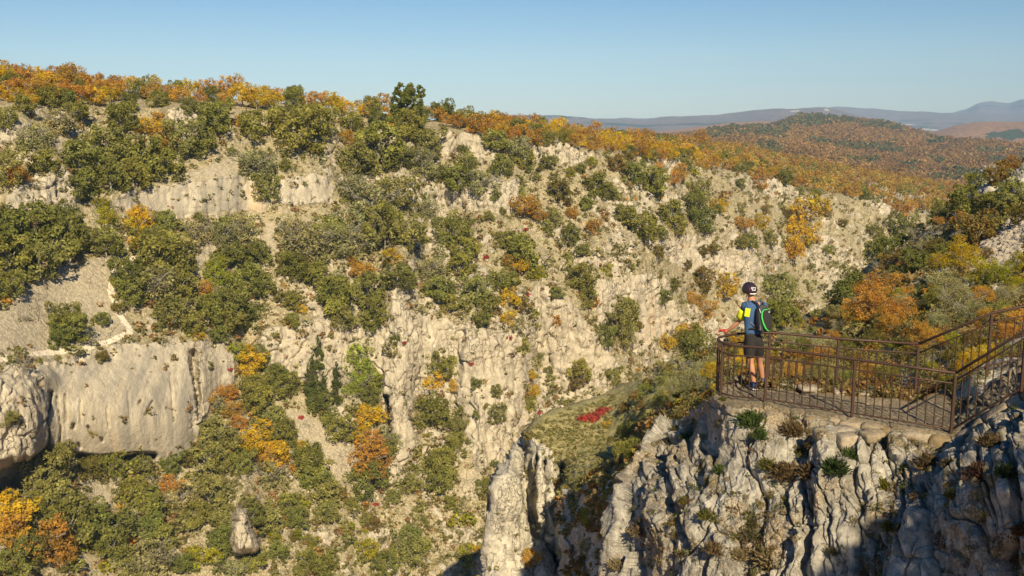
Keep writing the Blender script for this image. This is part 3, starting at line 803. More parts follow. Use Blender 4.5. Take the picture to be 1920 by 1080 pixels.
KIND = {'G': ('holm_oak', 'dark green holm oak', 'holm oaks on the canyon sides'), 'L': ('holm_oak', 'grey-green lichened oak', 'holm oaks on the canyon sides'),
        'O': ('autumn_oak', 'orange-brown oak', 'autumn oaks on the canyon sides'), 'Y': ('autumn_oak', 'golden yellow oak', 'autumn oaks on the canyon sides'),
        'V': ('maple_tree', 'yellow-green maple', 'yellow-green maples on the canyon sides'), 'I': ('ivy_bush', 'bright lime green ivy clump', 'lime green ivy clumps'),
        'R': ('sumac_bush', 'red sumac bush', 'red sumac bushes'), 'B': ('bare_shrub', 'nearly bare grey shrub', 'bare shrubs'),
        'U': ('brown_shrub', 'olive-brown shrub', 'olive-brown shrubs on the canyon sides'), 'T': ('juniper_tree', 'tall narrow dark juniper', 'junipers below the central cliff')}
KITOF = {'G': 'G', 'L': 'L', 'O': 'O', 'Y': 'O', 'V': 'O', 'I': 'O', 'R': 'R', 'B': 'B', 'U': 'G', 'T': 'T'}
LAND = [('the lone pine on the skyline', 765, 205), ('the big smooth cliff', 220, 745), ('the curved footpath', 130, 655), ('the upper pale rock wall', 370, 350), ('the grassy terrace', 1080, 820), ('the red sumac mat', 1110, 777),
        ('the lime green ivy', 667, 690), ('the fluted pillar', 960, 960), ('the scree gully', 600, 820), ('the white rock pinnacle', 460, 985), ('the large golden oak', 1500, 410), ("the hiker's helmet", 1405, 541),
        ('the central cliff band', 860, 660), ('the pointed rock rib', 1050, 590), ('the rounded rock slab', 1200, 570), ('the stony talus at right', 1870, 470), ('the right edge crag', 1860, 335), ('the railing stairs', 1850, 640),
        ('the far rocky shoulder', 1690, 380), ('the left rim crag', 345, 230), ('the left edge crag', 20, 255), ('the rock below the pine', 850, 270), ('the green moss streak', 977, 362)]
placed = []          # (root, type, x, y, w)
def add_tree(typ, x, y, w, P_, kit=None, group=None, sink=.04, zsq=None, col=None, yaw=None):
    dist = math.sqrt(float((P_ ** 2).sum()))
    size = w * dist / FPX * 1.12
    kk = KITOF[typ]
    if dist < 62 and kk + 'N' in KIT: kk += 'N'
    kit = kit or random.choice(KIT[kk])
    nm, lab, grp = KIND[typ]
    root = empty(nm, (float(P_[0]), float(P_[1]), float(P_[2]) - sink * size), random.uniform(0, 6.28) if yaw is None else yaw)
    s = size * random.uniform(.94, 1.06); zs = s * (zsq or random.uniform(.85, 1.1))
    c = random.choice(COL[typ]) if col is None else col
    k = random.uniform(.85, 1.18); c = (c[0] * k * random.uniform(.94, 1.06), c[1] * k, c[2] * k, 1)
    root.scale = (s, s, zs)
    for me, n in ((kit[1], 'trunk'), (kit[0], 'crown')):
        o = bpy.data.objects.new(n, me); C.objects.link(o); o.parent = root; o.color = c
    root['group'] = group or grp
    root['category'] = {'R': 'bush', 'I': 'ivy', 'B': 'shrub', 'U': 'shrub'}.get(typ, 'tree')
    placed.append((root, typ, x, y, w))
    return root

TREES_W = """
G 25,150,60 90,180,60 135,152,48 145,205,58 45,190,50 10,235,40 230,230,58 245,187,42 300,177,55 355,192,48 410,197,56 405,240,66 475,245,66 560,262,95 520,212,46 570,217,64 600,242,58 200,287,84 260,297,84 300,311,78 147,307,84 350,280,66 383,277,46 207,340,66 150,363,56 250,335,56 80,313,46 17,340,56 535,310,28 500,367,42 435,290,16 700,200,52 660,232,48 707,222,48 767,247,54 830,213,48 873,230,38 910,227,32 933,221,36 973,248,36 1053,261,18 1107,268,22 707,287,104 673,307,84 750,300,66 803,280,66 870,281,23 877,307,40 927,270,52 980,302,46 993,321,18 940,317,46 837,327,42 863,347,64 930,368,27 1027,310,37 787,254,28 753,374,68 917,408,24 945,397,14 1038,411,36 1027,438,22 1070,444,40 853,438,84 973,467,70 940,450,28 723,438,94 770,452,74 1087,320,22 1117,350,46 1140,361,42 1187,333,52 1220,354,50 1257,408,46 1203,428,74 1173,410,46 1237,441,32 1100,388,28 1207,288,20 1227,367,28 1267,433,37 1310,368,42 1300,400,46 1317,428,46 1390,391,20 1400,458,32 1440,453,28 1510,461,18 1467,344,32 1387,348,22 1360,287,17 1330,284,18 1500,361,18 1527,368,23 1620,364,18 1640,444,37 1680,444,46 1563,498,14 1643,494,80
G 7,450,96 20,483,86 13,543,56 67,443,86 77,493,96 117,460,86 160,457,56 200,463,56 120,420,56 310,420,46 280,460,46 300,493,94 333,492,76 240,533,58 340,540,66 327,588,84 247,560,52 417,430,46 443,487,56 483,480,46 467,533,56 490,547,48 427,573,76 393,588,56 463,587,66 433,607,66 363,613,42 410,633,36 553,570,42 547,603,32 617,440,76 547,507,56 593,520,58 623,560,66 517,630,16 123,603,50 135,628,56 115,640,44 192,603,28 497,673,38 517,707,46 533,730,46 477,733,66 25,790,36 483,763,66 513,788,66 533,817,56 400,830,76 387,860,76 420,867,56 580,873,56 593,907,66 613,928,56 107,853,50 213,887,46 267,880,42 320,880,38 83,907,76 100,947,86 133,987,86 90,980,66 20,1063,56 173,980,56 213,987,76 253,933,66 277,953,56 283,993,56 393,933,76 373,967,56 417,980,56 473,973,46 497,987,56 417,1020,46 430,1030,46 213,1033,56 477,1057,46 557,980,42 617,970,38 520,1040,38 607,1067,46
G 593,513,48 747,523,70 693,550,76 637,567,76 700,583,66 697,607,46 827,550,52 843,573,38 860,500,66 877,477,66 970,480,80 943,533,56 897,557,62 920,573,46 903,603,38 740,640,23 813,677,42 837,700,46 813,773,80 893,722,20 927,740,26 933,783,36 977,657,37 993,763,36 1010,673,18 1027,697,18 1040,553,28 1087,530,60 1100,563,38 1150,607,74 1133,640,38 1170,637,44 1087,700,42 1147,717,33 1090,477,32 717,717,28 693,750,42 600,760,46 637,817,46 690,907,76 727,847,42 827,880,60 823,910,56 853,830,38 860,808,34 773,913,33 580,880,60 773,1013,46 767,1040,52 843,947,28 793,977,23 687,973,28 737,937,28 613,967,38 660,950,28 580,1067,56 720,1067,46 927,870,18 910,913,37 967,917,14 907,1033,18 1043,950,14 1240,561,42 1171,600,60 1386,461,28 1265,534,32 1317,544,24 1452,557,84 640,600,46 55,1040,50 300,1020,50 240,1065,46 345,1060,46 60,950,40 545,950,44 455,880,40
L 65,267,56 110,230,50 483,313,80 287,540,84 420,447,56 447,428,66 550,443,66 583,467,86 367,440,46 790,317,56 963,288,50 900,343,66 660,353,66 700,388,104 800,397,46 673,438,86 665,467,74 640,460,74 633,530,46 643,600,46 807,507,56 507,897,56 340,933,66 267,1053,84 293,1057,66 737,830,33 240,965,44 440,1075,44
T 600,668,34 588,715,46 633,705,33 580,735,36 610,728,30 630,740,28
O 297,213,33 310,260,46 300,278,28 37,340,38 653,257,28 660,271,23 620,223,14 983,398,46 1013,411,28 1073,400,24 1113,431,28 1267,333,33 1390,424,38 1423,347,32 1690,401,32 383,547,33 423,747,38 397,750,24 430,742,28 437,773,36 450,797,33 427,850,24 493,870,28 540,880,28 320,917,42 20,1000,56 33,1030,46 93,1038,76 117,1053,38 693,877,84 693,843,50 680,517,38 1296,565,28 1321,584,46 1294,634,42 953,498,28 1310,262,24 1483,478,40 663,495,24 1255,345,26 1236,318,24
Y 55,183,33 275,243,42 453,223,30 520,233,14 730,243,18 265,415,48 258,440,38 255,462,28 1050,240,34 1350,393,32 1423,421,28 373,631,23 470,680,56 467,700,38 490,813,46 467,840,46 513,860,66 563,840,23 30,960,76 25,985,60 567,583,18 690,507,24 737,487,33 973,503,38 957,567,42 950,603,33 810,720,37 847,727,24 993,707,28 997,740,28 697,787,46 690,795,42 677,820,38 1502,416,88 1494,446,66 1485,474,44 1273,630,36 1248,646,37 510,845,40 1359,552,50 897,1030,16
V 190,387,26 200,413,36 410,505,40 410,528,46 443,667,32 515,1013,23 380,1047,46 557,1007,23 583,1020,23 653,993,26 793,1030,36 877,1030,24 1107,307,23 1067,327,23 1543,477,23 1140,507,26 1013,517,24 1207,300,20 687,1040,40 567,950,24
I 664,676,48 672,698,50 688,716,42 655,738,34 700,735,26 977,358,15 977,368,15 436,655,22
U 1050,367,46 1473,403,24 1153,313,36 193,670,24 220,580,23 167,885,46 1311,534,42 973,577,33 1196,613,23 1484,590,54 1281,648,46 1230,475,28 1317,473,28 553,1007,20 1080,723,30 1467,373,18 1433,400,18 1180,300,23 1467,330,20 1540,400,22 1580,420,20 640,930,26 700,990,26 350,870,30 1330,470,26 1290,500,24 1240,520,20
B 47,600,14 170,640,18 47,690,33 405,765,32 673,730,50 287,555,50
R 443,630,14 983,427,14 982,553,14 950,633,12 757,640,12 883,680,11 683,943,14 703,945,12 430,690,12 565,780,12 640,785,12 1006,772,12 912,480,13
"""
TREES_N = """
R 1095,783,30 1115,775,40 1132,770,30 1145,766,12 1108,785,28
G 1183,812,60 1190,848,62 1172,855,50 1300,662,72 1380,668,36 1663,705,46 1480,595,52 1450,600,60 1723,420,36 1753,412,36 1800,382,62 1770,393,42 1847,390,66 1897,370,66 1830,352,40 1605,538,60 1580,560,66 1560,585,40 1467,570,84 1620,470,46 1600,500,46 1660,470,50 1690,440,40 1600,600,36 1425,660,36 1240,755,46 1215,790,40 1250,715,44 1210,735,36 1500,660,60 1540,700,46 1590,650,50 1760,560,56 1800,560,50 1720,500,46 1760,480,40 1690,520,44 1870,590,46 1700,480,40 1430,615,44 1330,690,36 1860,420,40 1820,425,40 1885,660,40
L 1053,1035,32 1300,722,64 1797,577,84 1773,543,76 1820,590,60 1480,648,50 1270,735,56 1275,690,50 1227,760,46 1640,545,46 1700,585,50 1760,610,50 1345,670,30 1540,650,56 1500,630,44 1740,450,36 1890,560,50 1580,620,44 1095,1030,38 1130,1010,34
O 997,1057,42 1797,420,32 1890,312,34 1647,553,84 1630,590,94 1680,600,76 1660,570,60 1600,590,54 1723,630,50 1487,700,46 1440,692,34 1747,650,44 1900,605,56 1880,630,44 1540,673,46 1627,690,44 1710,560,36 1760,420,22 1840,560,40 1850,600,40 1200,885,22 1215,850,20 1770,470,30 1330,625,30 1390,700,30 1668,622,50 1562,640,36
Y 1337,705,44 1345,725,36 1400,676,34 1800,492,66 1760,500,36 1830,680,56 1815,700,46 1850,665,40 1385,690,30 1273,648,34 1248,662,30 1378,640,26 1415,690,26 1800,455,26 1400,645,24
V 1847,520,66 1907,505,46 1763,733,40 1790,722,34 1113,978,42 1125,1005,40 1870,525,44 1690,560,34 1790,640,38 1740,690,40 1590,705,36 1640,730,30 1680,650,34 1445,672,30 1290,625,26 1100,975,30 1530,560,38 1905,540,40 1530,718,26
U 1867,338,44 1753,467,44 1830,438,70 1120,985,34 1330,740,26 1140,960,20 1640,640,44 1270,665,26 1560,605,36 1820,640,44 1785,665,40 1705,530,34 1670,500,40 1850,480,30 1910,410,40 1127,1045,44 1085,1060,36 1105,1075,34 1600,675,36 1375,612,36 1345,612,32 1420,590,30 1570,530,34
U 1190,742,30 1215,720,26 1255,700,30 1170,765,26 1205,762,28 1285,712,30 1148,830,20
L 1232,690,30 1262,684,30 1195,708,24 1310,690,34
Y 1140,800,16 1248,742,20
B 1713,440,26 1747,432,26 1735,470,30 1650,510,30 1560,660,40 1240,775,34 1770,580,34
"""
def parse(txt):
    for line in txt.strip().splitlines():
        typ, rest = line.split(' ', 1)
        for tok in rest.split():
            x, y, w = (float(q) for q in tok.split(','))
            yield typ, x, y, w
for typ, x, y, w in parse(TREES_W):
    f = .62 if typ == 'T' else .30
    if y < 225 and x < 720: add_tree(typ, x, y + 8, w * .85, Wat(x, y + 8 + f * w))
    else: add_tree(typ, x, y, w * (1.08 if w > 60 else 1.2), Wat(x, y + f * w), zsq=None)
for typ, x, y, w in parse(TREES_N):
    add_tree(typ, x, y, w, Nat(x, y + .30 * w))
print('hand trees', len(placed), time.time() - T0)

# autumn oaks along the rim and plateau, each a tree; the hundreds beyond as one wood
occ = [(p[2], p[3], p[4]) for p in placed]
cand = []
r_ = random.Random(5)
def topy(x): return float(np.interp(x, XS, ridge))
def rimy(x): return float(np.interp(x, XS, rim))
tries = 0
low = [(-60, 175), (130, 190), (300, 175), (460, 190), (560, 196), (640, 205), (740, 212), (830, 225), (960, 255), (1100, 272), (1250, 292), (1400, 318), (1560, 352), (1750, 395), (2100, 430)]
cells_used = []
forest = []
x = -90.0
for it in range(60000):
    x = r_.uniform(-80, 1830); y0 = topy(x) + 1; y1 = float(np.interp(x, *zip(*low))) + 14
    if y1 <= y0: continue
    y = r_.uniform(y0, y1)
    j = int(np.clip(round((x + 300) / 2), 0, len(XS) - 1)); i = int(np.clip(round((1330 - y) / 2), 0, len(YS) - 1))
    if WP[i, j, 1] > 1200: continue
    dist = float(np.linalg.norm(WP[i, j])); w = r_.uniform(2.7, 4.4) * FPX / dist
    if any(abs(a - x) < .25 * (w + c) and abs(b - y) < .12 * (w + c) for a, b, c in cells_used): continue
    if w > 14 and any((a - x) ** 2 + (b - y) ** 2 < (.26 * c) ** 2 for a, b, c in occ): continue
    cells_used.append((x, y, w)); forest.append((w, x, y, WP[i, j].copy()))
    if len(cells_used) > 2600: break
forest.sort(key=lambda a: -a[0])
print('forest', len(forest))
n_or = sum(1 for p in placed if p[1] in 'OY')
budget = 290 - n_or
single, rest = [], []
for w, x, y, p in forest:
    if len(single) < budget and w > 14: single.append((w, x, y, p))
    else: rest.append((w, x, y, p))
for w, x, y, p in single:
    q = r_.random()
    typ = 'O' if q < .5 else 'Y' if q < .84 else 'G'
    add_tree(typ, x, y, w, p, group='autumn oaks along the canyon rim')

def merge_cloud(name, items, base, mat, label, cat):
    """items: (point, scale xyz, colour, yaw); base list of (v,f,t)"""
    VV, TT, n = [], [], 0
    for p, s, c, yaw in items:
        v, f, t = base[r_.randrange(len(base))]
        ca, sa = math.cos(yaw), math.sin(yaw)
        q = np.stack([v[:, 0] * ca - v[:, 1] * sa, v[:, 0] * sa + v[:, 1] * ca, v[:, 2]], -1) * s + p
        VV.append(q); TT.append(np.clip(t * np.array(c), 0, 1))
    VV = np.vstack(VV); TT = np.vstack(TT)
    o = mesh_np(name, VV, np.arange(len(VV)).reshape(-1, 4), mat, {'tint': TT}, smooth=False)
    return tag(o, label, cat, kind='stuff')
med = [leafcloud(420, lobes_round(300 + i, 7, .75), .055, 310 + i, sub=5, hue=.06) for i in range(5)]
items = []
for w, x, y, p in rest:
    d = float(np.linalg.norm(p)); s = w * d / FPX * 1.1
    c = r_.choice([(.46, .29, .07), (.43, .26, .07), (.48, .32, .07), (.50, .36, .07), (.42, .26, .07), COL['G'][1]]); k = r_.uniform(.85, 1.1)
    items.append((p - [0, 0, .05 * s], s, [a * k for a in c], r_.uniform(0, 6)))
merge_cloud('oak_woodland', items, med, M_leafv, 'orange oak woodland spreading over the plateau beyond the rim', 'woodland')
# far forest on the rolling hills
Pg, hx, hy, hg = H1
nr, nc = Pg.shape[:2]
small = [leafcloud(46, [(0, 0, .45, .42)], .17, 330 + i, sub=6, tv=.07) for i in range(6)]
items = []
for it in range(52000):
    i = int(nr * r_.random() ** 1.0); j = r_.randrange(nc)
    p = Pg[min(i, nr - 1), j]; d = float(np.linalg.norm(p))
    if r_.random() > .75: continue
    x, y = hx[j], hy[min(i, nr - 1), j]
    grn = hg[min(i, nr - 1), j] > .5 or fbm(np.array([[x / 45, y / 9, 3.]]), 3, 8)[0] > .3
    s = r_.uniform(3.0, 5.6) * (1 + d / 3000)
    c = r_.choice([(.17, .165, .06), (.20, .18, .065), (.155, .16, .06)]) if grn and r_.random() < .85 else r_.choice((lambda L, q: [tuple(c_ * (1 + .22 * q) for c_ in a_) for a_ in L])([(.37, .215, .08), (.40, .235, .08), (.34, .20, .08), (.41, .26, .08), (.30, .20, .08)], float(vnoise(np.array([[x / 60, y / 14, 9.]]), 12)[0])))
    k = r_.uniform(.9, 1.08)
    items.append((p + np.array([r_.uniform(-6, 6), r_.uniform(-6, 6), -1.0]), s * (1.25 if grn else 1), [a * k for a in c], r_.uniform(0, 6)))
merge_cloud('forest', items, small, M_leafv, 'far orange oak forest with scattered dark conifers covering the rolling hills', 'forest')
print('woods', time.time() - T0)

# lone pine
def pine():
    p = Wat(765, 238); d = float(np.linalg.norm(p)); k = d / FPX
    root = empty('pine_tree', [float(a) for a in p])
    def px(x, y, r): return ((x - 765) * k, 0, (238 - y) * k + .2, r * k)
    L = []
    for x, y, r in [(755, 172, 13), (746, 175, 9), (772, 174, 13), (790, 171, 9), (793, 180, 7), (765, 186, 16), (785, 192, 13), (745, 196, 13), (755, 210, 17), (780, 208, 16), (742, 222, 16), (765, 226, 20), (785, 228, 15), (738, 206, 8)]:
        a = px(x, y, r); L.append((a[0], random.uniform(-1, 1), a[2], a[3]))
    v, f, t = leafcloud(9000, L, .2, 77, sub=10, subr=.36, spread=.7)
    c = mesh_np('crown', v, f, M_leaf, {'tint': t}, smooth=False, parent=root); c.color = (.20, .215, .045, 1)
    m = MB(); h = 66 * k
    m.tube([(0, 0, -1), (.1, 0, h * .5), (0, 0, h)], [.32, .24, .08], 8)
    for x, y, r in L and [(l[0], l[2], l[3]) for l in L]: m.tube([(0.05, 0, max(.5, y - 1.6)), (x * .6, 0, y - .5), (x, 0, y)], [.12, .07, .03], 5)
    m.build('trunk', M_barkd, root, True)
    tag(root, 'lone dark green pine with an uneven clumped top standing above the skyline', 'tree')
pine()

# unique labels from what stands around each plant
def direction(dx, dy):
    a = math.degrees(math.atan2(-dy, dx)) % 360
    return ['to the right of', 'above and right of', 'above', 'above and left of', 'to the left of', 'below and left of', 'below', 'below and right of'][int((a + 22.5) // 45) % 8]
groups = {}
for root, typ, x, y, w in placed:
    vis = 0 <= x <= 1920 and y <= 1080
    land, lx, ly = min(LAND, key=lambda l: (l[1] - x) ** 2 + 1.6 * (l[2] - y) ** 2)
    d = direction(x - lx, y - ly)
    size = 'small' if w < 26 else ('large' if w > 62 else '')
    groups.setdefault((typ, land, d, size), []).append((math.hypot(x - lx, y - ly), root))
ORD = ['nearest', 'second nearest', 'third nearest', 'fourth nearest', 'fifth nearest', 'sixth nearest', 'seventh nearest', 'eighth nearest', 'ninth nearest', 'tenth nearest', 'eleventh nearest', 'twelfth nearest', 'thirteenth nearest', 'fourteenth nearest', 'fifteenth nearest', 'sixteenth nearest'] + ['%dth nearest' % i for i in range(17, 60)]
for (typ, land, d, size), lst in groups.items():
    lst.sort(key=lambda a: a[0])
    for k, (_, root) in enumerate(lst):
        base = (size + ' ' if size else '') + KIND[typ][1]
        if len(lst) == 1: lab = f'{base} {d} {land}'
        else: lab = f'{ORD[k]} {base} {d} {land}'
        if len(lab.split()) > 16: lab = lab.replace('small ', '').replace('large ', '')
        root['label'] = lab
print('labels', len(placed), time.time() - T0)

# low scrub and grass tufts on the far slope
tuft = [leafcloud(46, [(0, 0, .3, .33), (.2, .1, .22, .25), (-.2, -.05, .2, .25)], .13, 350 + i, sub=5, spread=.9) for i in range(6)]
items = []
SC = [(.24, .22, .07), (.20, .19, .06), (.28, .23, .08), (.33, .23, .09), (.26, .23, .09), (.34, .20, .08), (.22, .20, .075)]
nfl = 0
for it in range(42000):
    x = r_.uniform(-60, 1780); y = r_.uniform(200, 1120)
    i = int(round((1330 - y) / 2)); j = int(round((x + 300) / 2))
    if y < rim[j] - 5: continue
    cl = cliffm[i, j]; sm = screem[i, j]
    n = float(vnoise(np.array([[x / 38., y / 26., .5]]), 77)[0])
    pr = .30 + .55 * n + (.22 if x > 650 else 0)
    pr *= (1 - .9 * min(1, cl)) * (1 - .93 * min(1, sm))
    if cl > .5 and x < 440: pr = .015 if y > 690 else .10
    elif cl > .5: pr = max(pr, .07)
    if r_.random() > pr: continue
    p = WP[i, j]; d = float(np.linalg.norm(p))
    s = r_.choice([.4, .5, .6, .8, 1.0, 1.4]) * (1 + (d > 200) * .4)
    c = r_.choice(SC); k = r_.uniform(.8, 1.2)
    items.append((p - [0, 0, .1 * s], np.array([s, s, s * r_.uniform(.6, .9)]), [a * k for a in c], r_.uniform(0, 6)))
print('scrub', len(items))
bush = [leafcloud(190, lobes_round(380 + i, 6, .7), .07, 390 + i, sub=5) for i in range(5)]
merge_cloud('undergrowth', items, tuft, M_leafv, 'low olive and rusty scrub scattered between the rocks of the far slope', 'scrub')
items = []
for it in range(9000):
    x = r_.uniform(-60, 1700); y = r_.uniform(230, 1120)
    i = int(round((1330 - y) / 2)); j = int(round((x + 300) / 2))
    if y < rim[j] + 4 or screem[i, j] > .3: continue
    n = float(vnoise(np.array([[x / 60., y / 34., 2.5]]), 78)[0])
    pr = .26 + .36 * n + (.05 if x < 640 else 0)
    if cliffm[i, j] > .4: pr = .004 if x < 440 else .03
    if r_.random() > pr: continue
    p = WP[i, j]; s = r_.choice([1.0, 1.2, 1.5, 1.9, 2.6]) * r_.uniform(.85, 1.15) * (1 + (p[1] > 190) * .4)
    q = r_.random(); c = r_.choice(COL['G'] + COL['L'] if q < .66 else COL['U'] + SC if q < .92 else COL['O'] + COL['V']); k = r_.uniform(.85, 1.15)
    items.append((p - [0, 0, .1 * s], np.array([s, s, s * r_.uniform(.7, 1.0)]), [a * k for a in c], r_.uniform(0, 6)))
print('bushes', len(items))
merge_cloud('shrubbery', items, bush, M_leafv, 'knee to head high bushes filling the gaps between the oaks of the far slope', 'shrubs')
items = []
for it in range(20000):
    x = r_.uniform(900, 1960); y = r_.uniform(300, 1110)
    if it > 14000: x = r_.uniform(980, 1240); y = r_.uniform(740, 1000)
    if y < np.interp(x, XN, silN) + 2: continue
    i = int(round((1360 - y) / 1.6)); j = int(round((x - 850) / 1.6))
    p = PN[i, j]; d = float(np.linalg.norm(p))
    q = Fat(x, y) if x > 1140 and y > 760 else None
    if grassN[i, j] > .4:
        if r_.random() > .5: continue
        s = r_.uniform(.15, .5); c = r_.choice([(.26, .24, .08), (.32, .28, .11), (.22, .22, .07), (.38, .31, .14)])
    elif scrN[i, j] > .3 or pillar[i, j] > .5:
        if r_.random() > .03: continue
        s = .5; c = SC[0]
    else:
        s = r_.choice([.4, .6, .8, 1.2]) * min(1, d / 45); c = r_.choice(SC + [(.30, .15, .03), (.26, .20, .03)])
        if x > 1335 and d < 26 and r_.random() > .5: continue
        if rockN[i, j] > .8 and r_.random() > .2: continue
    items.append((p - [0, 0, .1 * s], np.array([s, s, s * r_.uniform(.6, 1.0)]), list(c), r_.uniform(0, 6)))
fine_t = [leafcloud(300, [(0, 0, .3, .33), (.2, .1, .22, .25), (-.2, -.05, .2, .25), (.05, -.2, .2, .2)], .045, 450 + i, sub=7, spread=1.0, jit=1.2) for i in range(4)]
nearit = [q for q in items if float(np.linalg.norm(q[0])) < 40]; items = [q for q in items if float(np.linalg.norm(q[0])) >= 40]
merge_cloud('undergrowth', nearit, fine_t, M_leafv, 'fine leafy scrub just behind the lookout', 'scrub')
merge_cloud('grass', items, tuft, M_leafv, 'dry grass and low scrub covering the terrace and the near hillside', 'scrub')
print('scrub', time.time() - T0)
# loose blocks on the talus
stones = MB(); bmn = []
def stone_np(seed, n=1):
    bm = bmesh.new(); bmesh.ops.create_icosphere(bm, subdivisions=1, radius=.5)
    rr = random.Random(seed)
    for v_ in bm.verts: v_.co = Vector((v_.co.x * rr.uniform(.7, 1.2), v_.co.y * rr.uniform(.7, 1.2), v_.co.z * rr.uniform(.5, 1)))
    vs = np.array([v_.co[:] for v_ in bm.verts]); fs = np.array([[q.index for q in f.verts] for f in bm.faces]); bm.free()
    return vs, fs
SB = [stone_np(i) for i in range(6)]
M_stone = simple('pale_rubble', (.40, .34, .25), .95, bscale=3)
def rubble(name, pts, label):
    VV, FF, n = [], [], 0
    for p, s in pts:
        v_, f_ = SB[r_.randrange(6)]; a = r_.uniform(0, 6)
        q = np.stack([v_[:, 0] * math.cos(a) - v_[:, 1] * math.sin(a), v_[:, 0] * math.sin(a) + v_[:, 1] * math.cos(a), v_[:, 2]], -1) * s + p
        VV.append(q); FF.append(f_ + n); n += len(v_)
    o = mesh_np(name, np.vstack(VV), np.vstack(FF), M_stone, smooth=False)
    tag(o, label, 'rubble', kind='stuff')
pts = []
while len(pts) < 5200:
    x = r_.uniform(1800, 1960); y = r_.uniform(390, 560)
    i = int(round((1360 - y) / 1.6)); j = int(round((x - 850) / 1.6))
    if scrN[i, j] < .45: continue
    p = PN[i, j]; pts.append((p, r_.uniform(.12, .42) * np.linalg.norm(p) / 55))
rubble('rubble', pts, 'grey limestone rubble of the talus at the right edge')
#PART3
# ================================================================== LOOKOUT: railing, wall, hiker
def floor_at(px, py): return on_plane(px, py, ZF)
def vert(base, py):
    """point above base that projects to picture height py"""
    lo, hi = 0, 3
    for _ in range(40):
        m = (lo + hi) / 2
        if project((base.x, base.y, base.z + m))[1] > py: lo = m
        else: hi = m
    return base + Vector((0, 0, lo))

def railing(name, label, base_pts, htop, hmid, hbot, posts, spacing, low=None):
    """base_pts: ground line; heights above it; posts: (index param, extra depth)"""
    root = empty(name, base_pts[0])
    o0 = Vector(base_pts[0])
    B = [Vector(p) - o0 for p in base_pts]
    seg = [0]
    for a, b in zip(B[:-1], B[1:]): seg.append(seg[-1] + (b - a).length)
    def P_(s):
        s = max(0, min(seg[-1], s))
        for i in range(len(B) - 1):
            if s <= seg[i + 1] + 1e-6:
                return B[i].lerp(B[i + 1], (s - seg[i]) / max(1e-6, seg[i + 1] - seg[i]))
        return B[-1]
    up = Vector((0, 0, 1))
    for n, h, r in (('top_rail', htop, .021), ('middle_rail', hmid, .012), ('bottom_rail', hbot, .013)):
        m = MB(); m.tube([p + up * h for p in B], r, 8); m.build(n, M_rust, root, True)
    for s, dz in posts:
        p = P_(s * seg[-1]); m = MB()
        m.box(p + up * ((htop - .03 - dz) / 2), (.042, .042, htop - .03 + dz)); m.build('post', M_rust, root, bevel=.004)
    n = int(seg[-1] / spacing); ps = [s * seg[-1] for s, _ in posts]
    for i in range(1, n):
        s = seg[-1] * i / n
        if min(abs(s - q) for q in ps) < .05: continue
        p = P_(s); m = MB(); m.tube([p + up * (hbot - .01), p + up * (hmid + .005)], .0100, 6, False)
        m.build('baluster', M_rust, root, True)
    tag(root, label, 'railing'); return root, P_

HT = .92
c0 = floor_at(1783, 812); p1 = floor_at(1597, 781); p2 = floor_at(1434, 754); p3 = floor_at(1353, 748)
q0 = floor_at(1715, 745); q1 = floor_at(1567, 733); q2 = floor_at(1445, 719)
# rounded end of the platform
def arc(a, b, tip, n=9):
    out = []
    for i in range(n + 1):
        t = i / n
        out.append(a.lerp(tip, t).lerp(tip.lerp(b, t), t))
    return out
tip = floor_at(1306, 731)
near_line = [c0, c0.lerp(p1, .5), p1, p1.lerp(p2, .5), p2] + arc(p3 + (p2 - p3) * .25, floor_at(1385, 721), tip, 10)
lens = [0]
for a, b in zip(near_line[:-1], near_line[1:]): lens.append(lens[-1] + (b - a).length)
fr = lambda i: lens[i] / lens[-1]
railing('metal_railing', 'rusty iron railing along the front edge and rounded tip of the lookout', near_line, HT, .76, .06, [(0, .3), (fr(2), .25), (fr(4), .05), (fr(7), .12), (fr(11), .0)], .125)
far_line = [near_line[-1], q2, q1, q0]
railing('metal_railing', 'rusty iron railing along the back edge of the lookout', far_line, HT, .76, .06, [(.18, .0), ((near_line[-1] - q2).length / sum((a - b).length for a, b in zip(far_line[:-1], far_line[1:])) + (q1 - q2).length / sum((a - b).length for a, b in zip(far_line[:-1], far_line[1:])), 0), (1, .05)], .125)
# stairs climbing to the right: rails follow the slope
def stair_base(start, px, py_top, d):
    t_ = V(px, py_top, d); return t_ - Vector((0, 0, HT))
dC0 = math.hypot(c0.x, c0.y); dQ0 = math.hypot(q0.x, q0.y)
s1 = stair_base(c0, 1925, 617, dC0 * 1.0); s2 = stair_base(c0, 2060, 535, dC0 * 1.0)
railing('metal_railing', 'rusty iron stair railing climbing from the near corner to the right edge', [c0, s1, s2], HT, .80, .05, [((s1 - c0).length / ((s1 - c0).length + (s2 - s1).length), .2)], .13)
u1 = stair_base(q0, 1860, 587, dQ0 * 1.0); u2 = stair_base(q0, 1925, 573, dQ0 * 1.01); u3 = stair_base(q0, 2060, 545, dQ0 * 1.02)
tl = (u1 - q0).length + (u2 - u1).length + (u3 - u2).length
railing('metal_railing', 'rusty iron stair railing climbing behind from the far corner', [q0, u1, u2, u3], HT, .76, .05, [((u1 - q0).length / tl, .2)], .13)

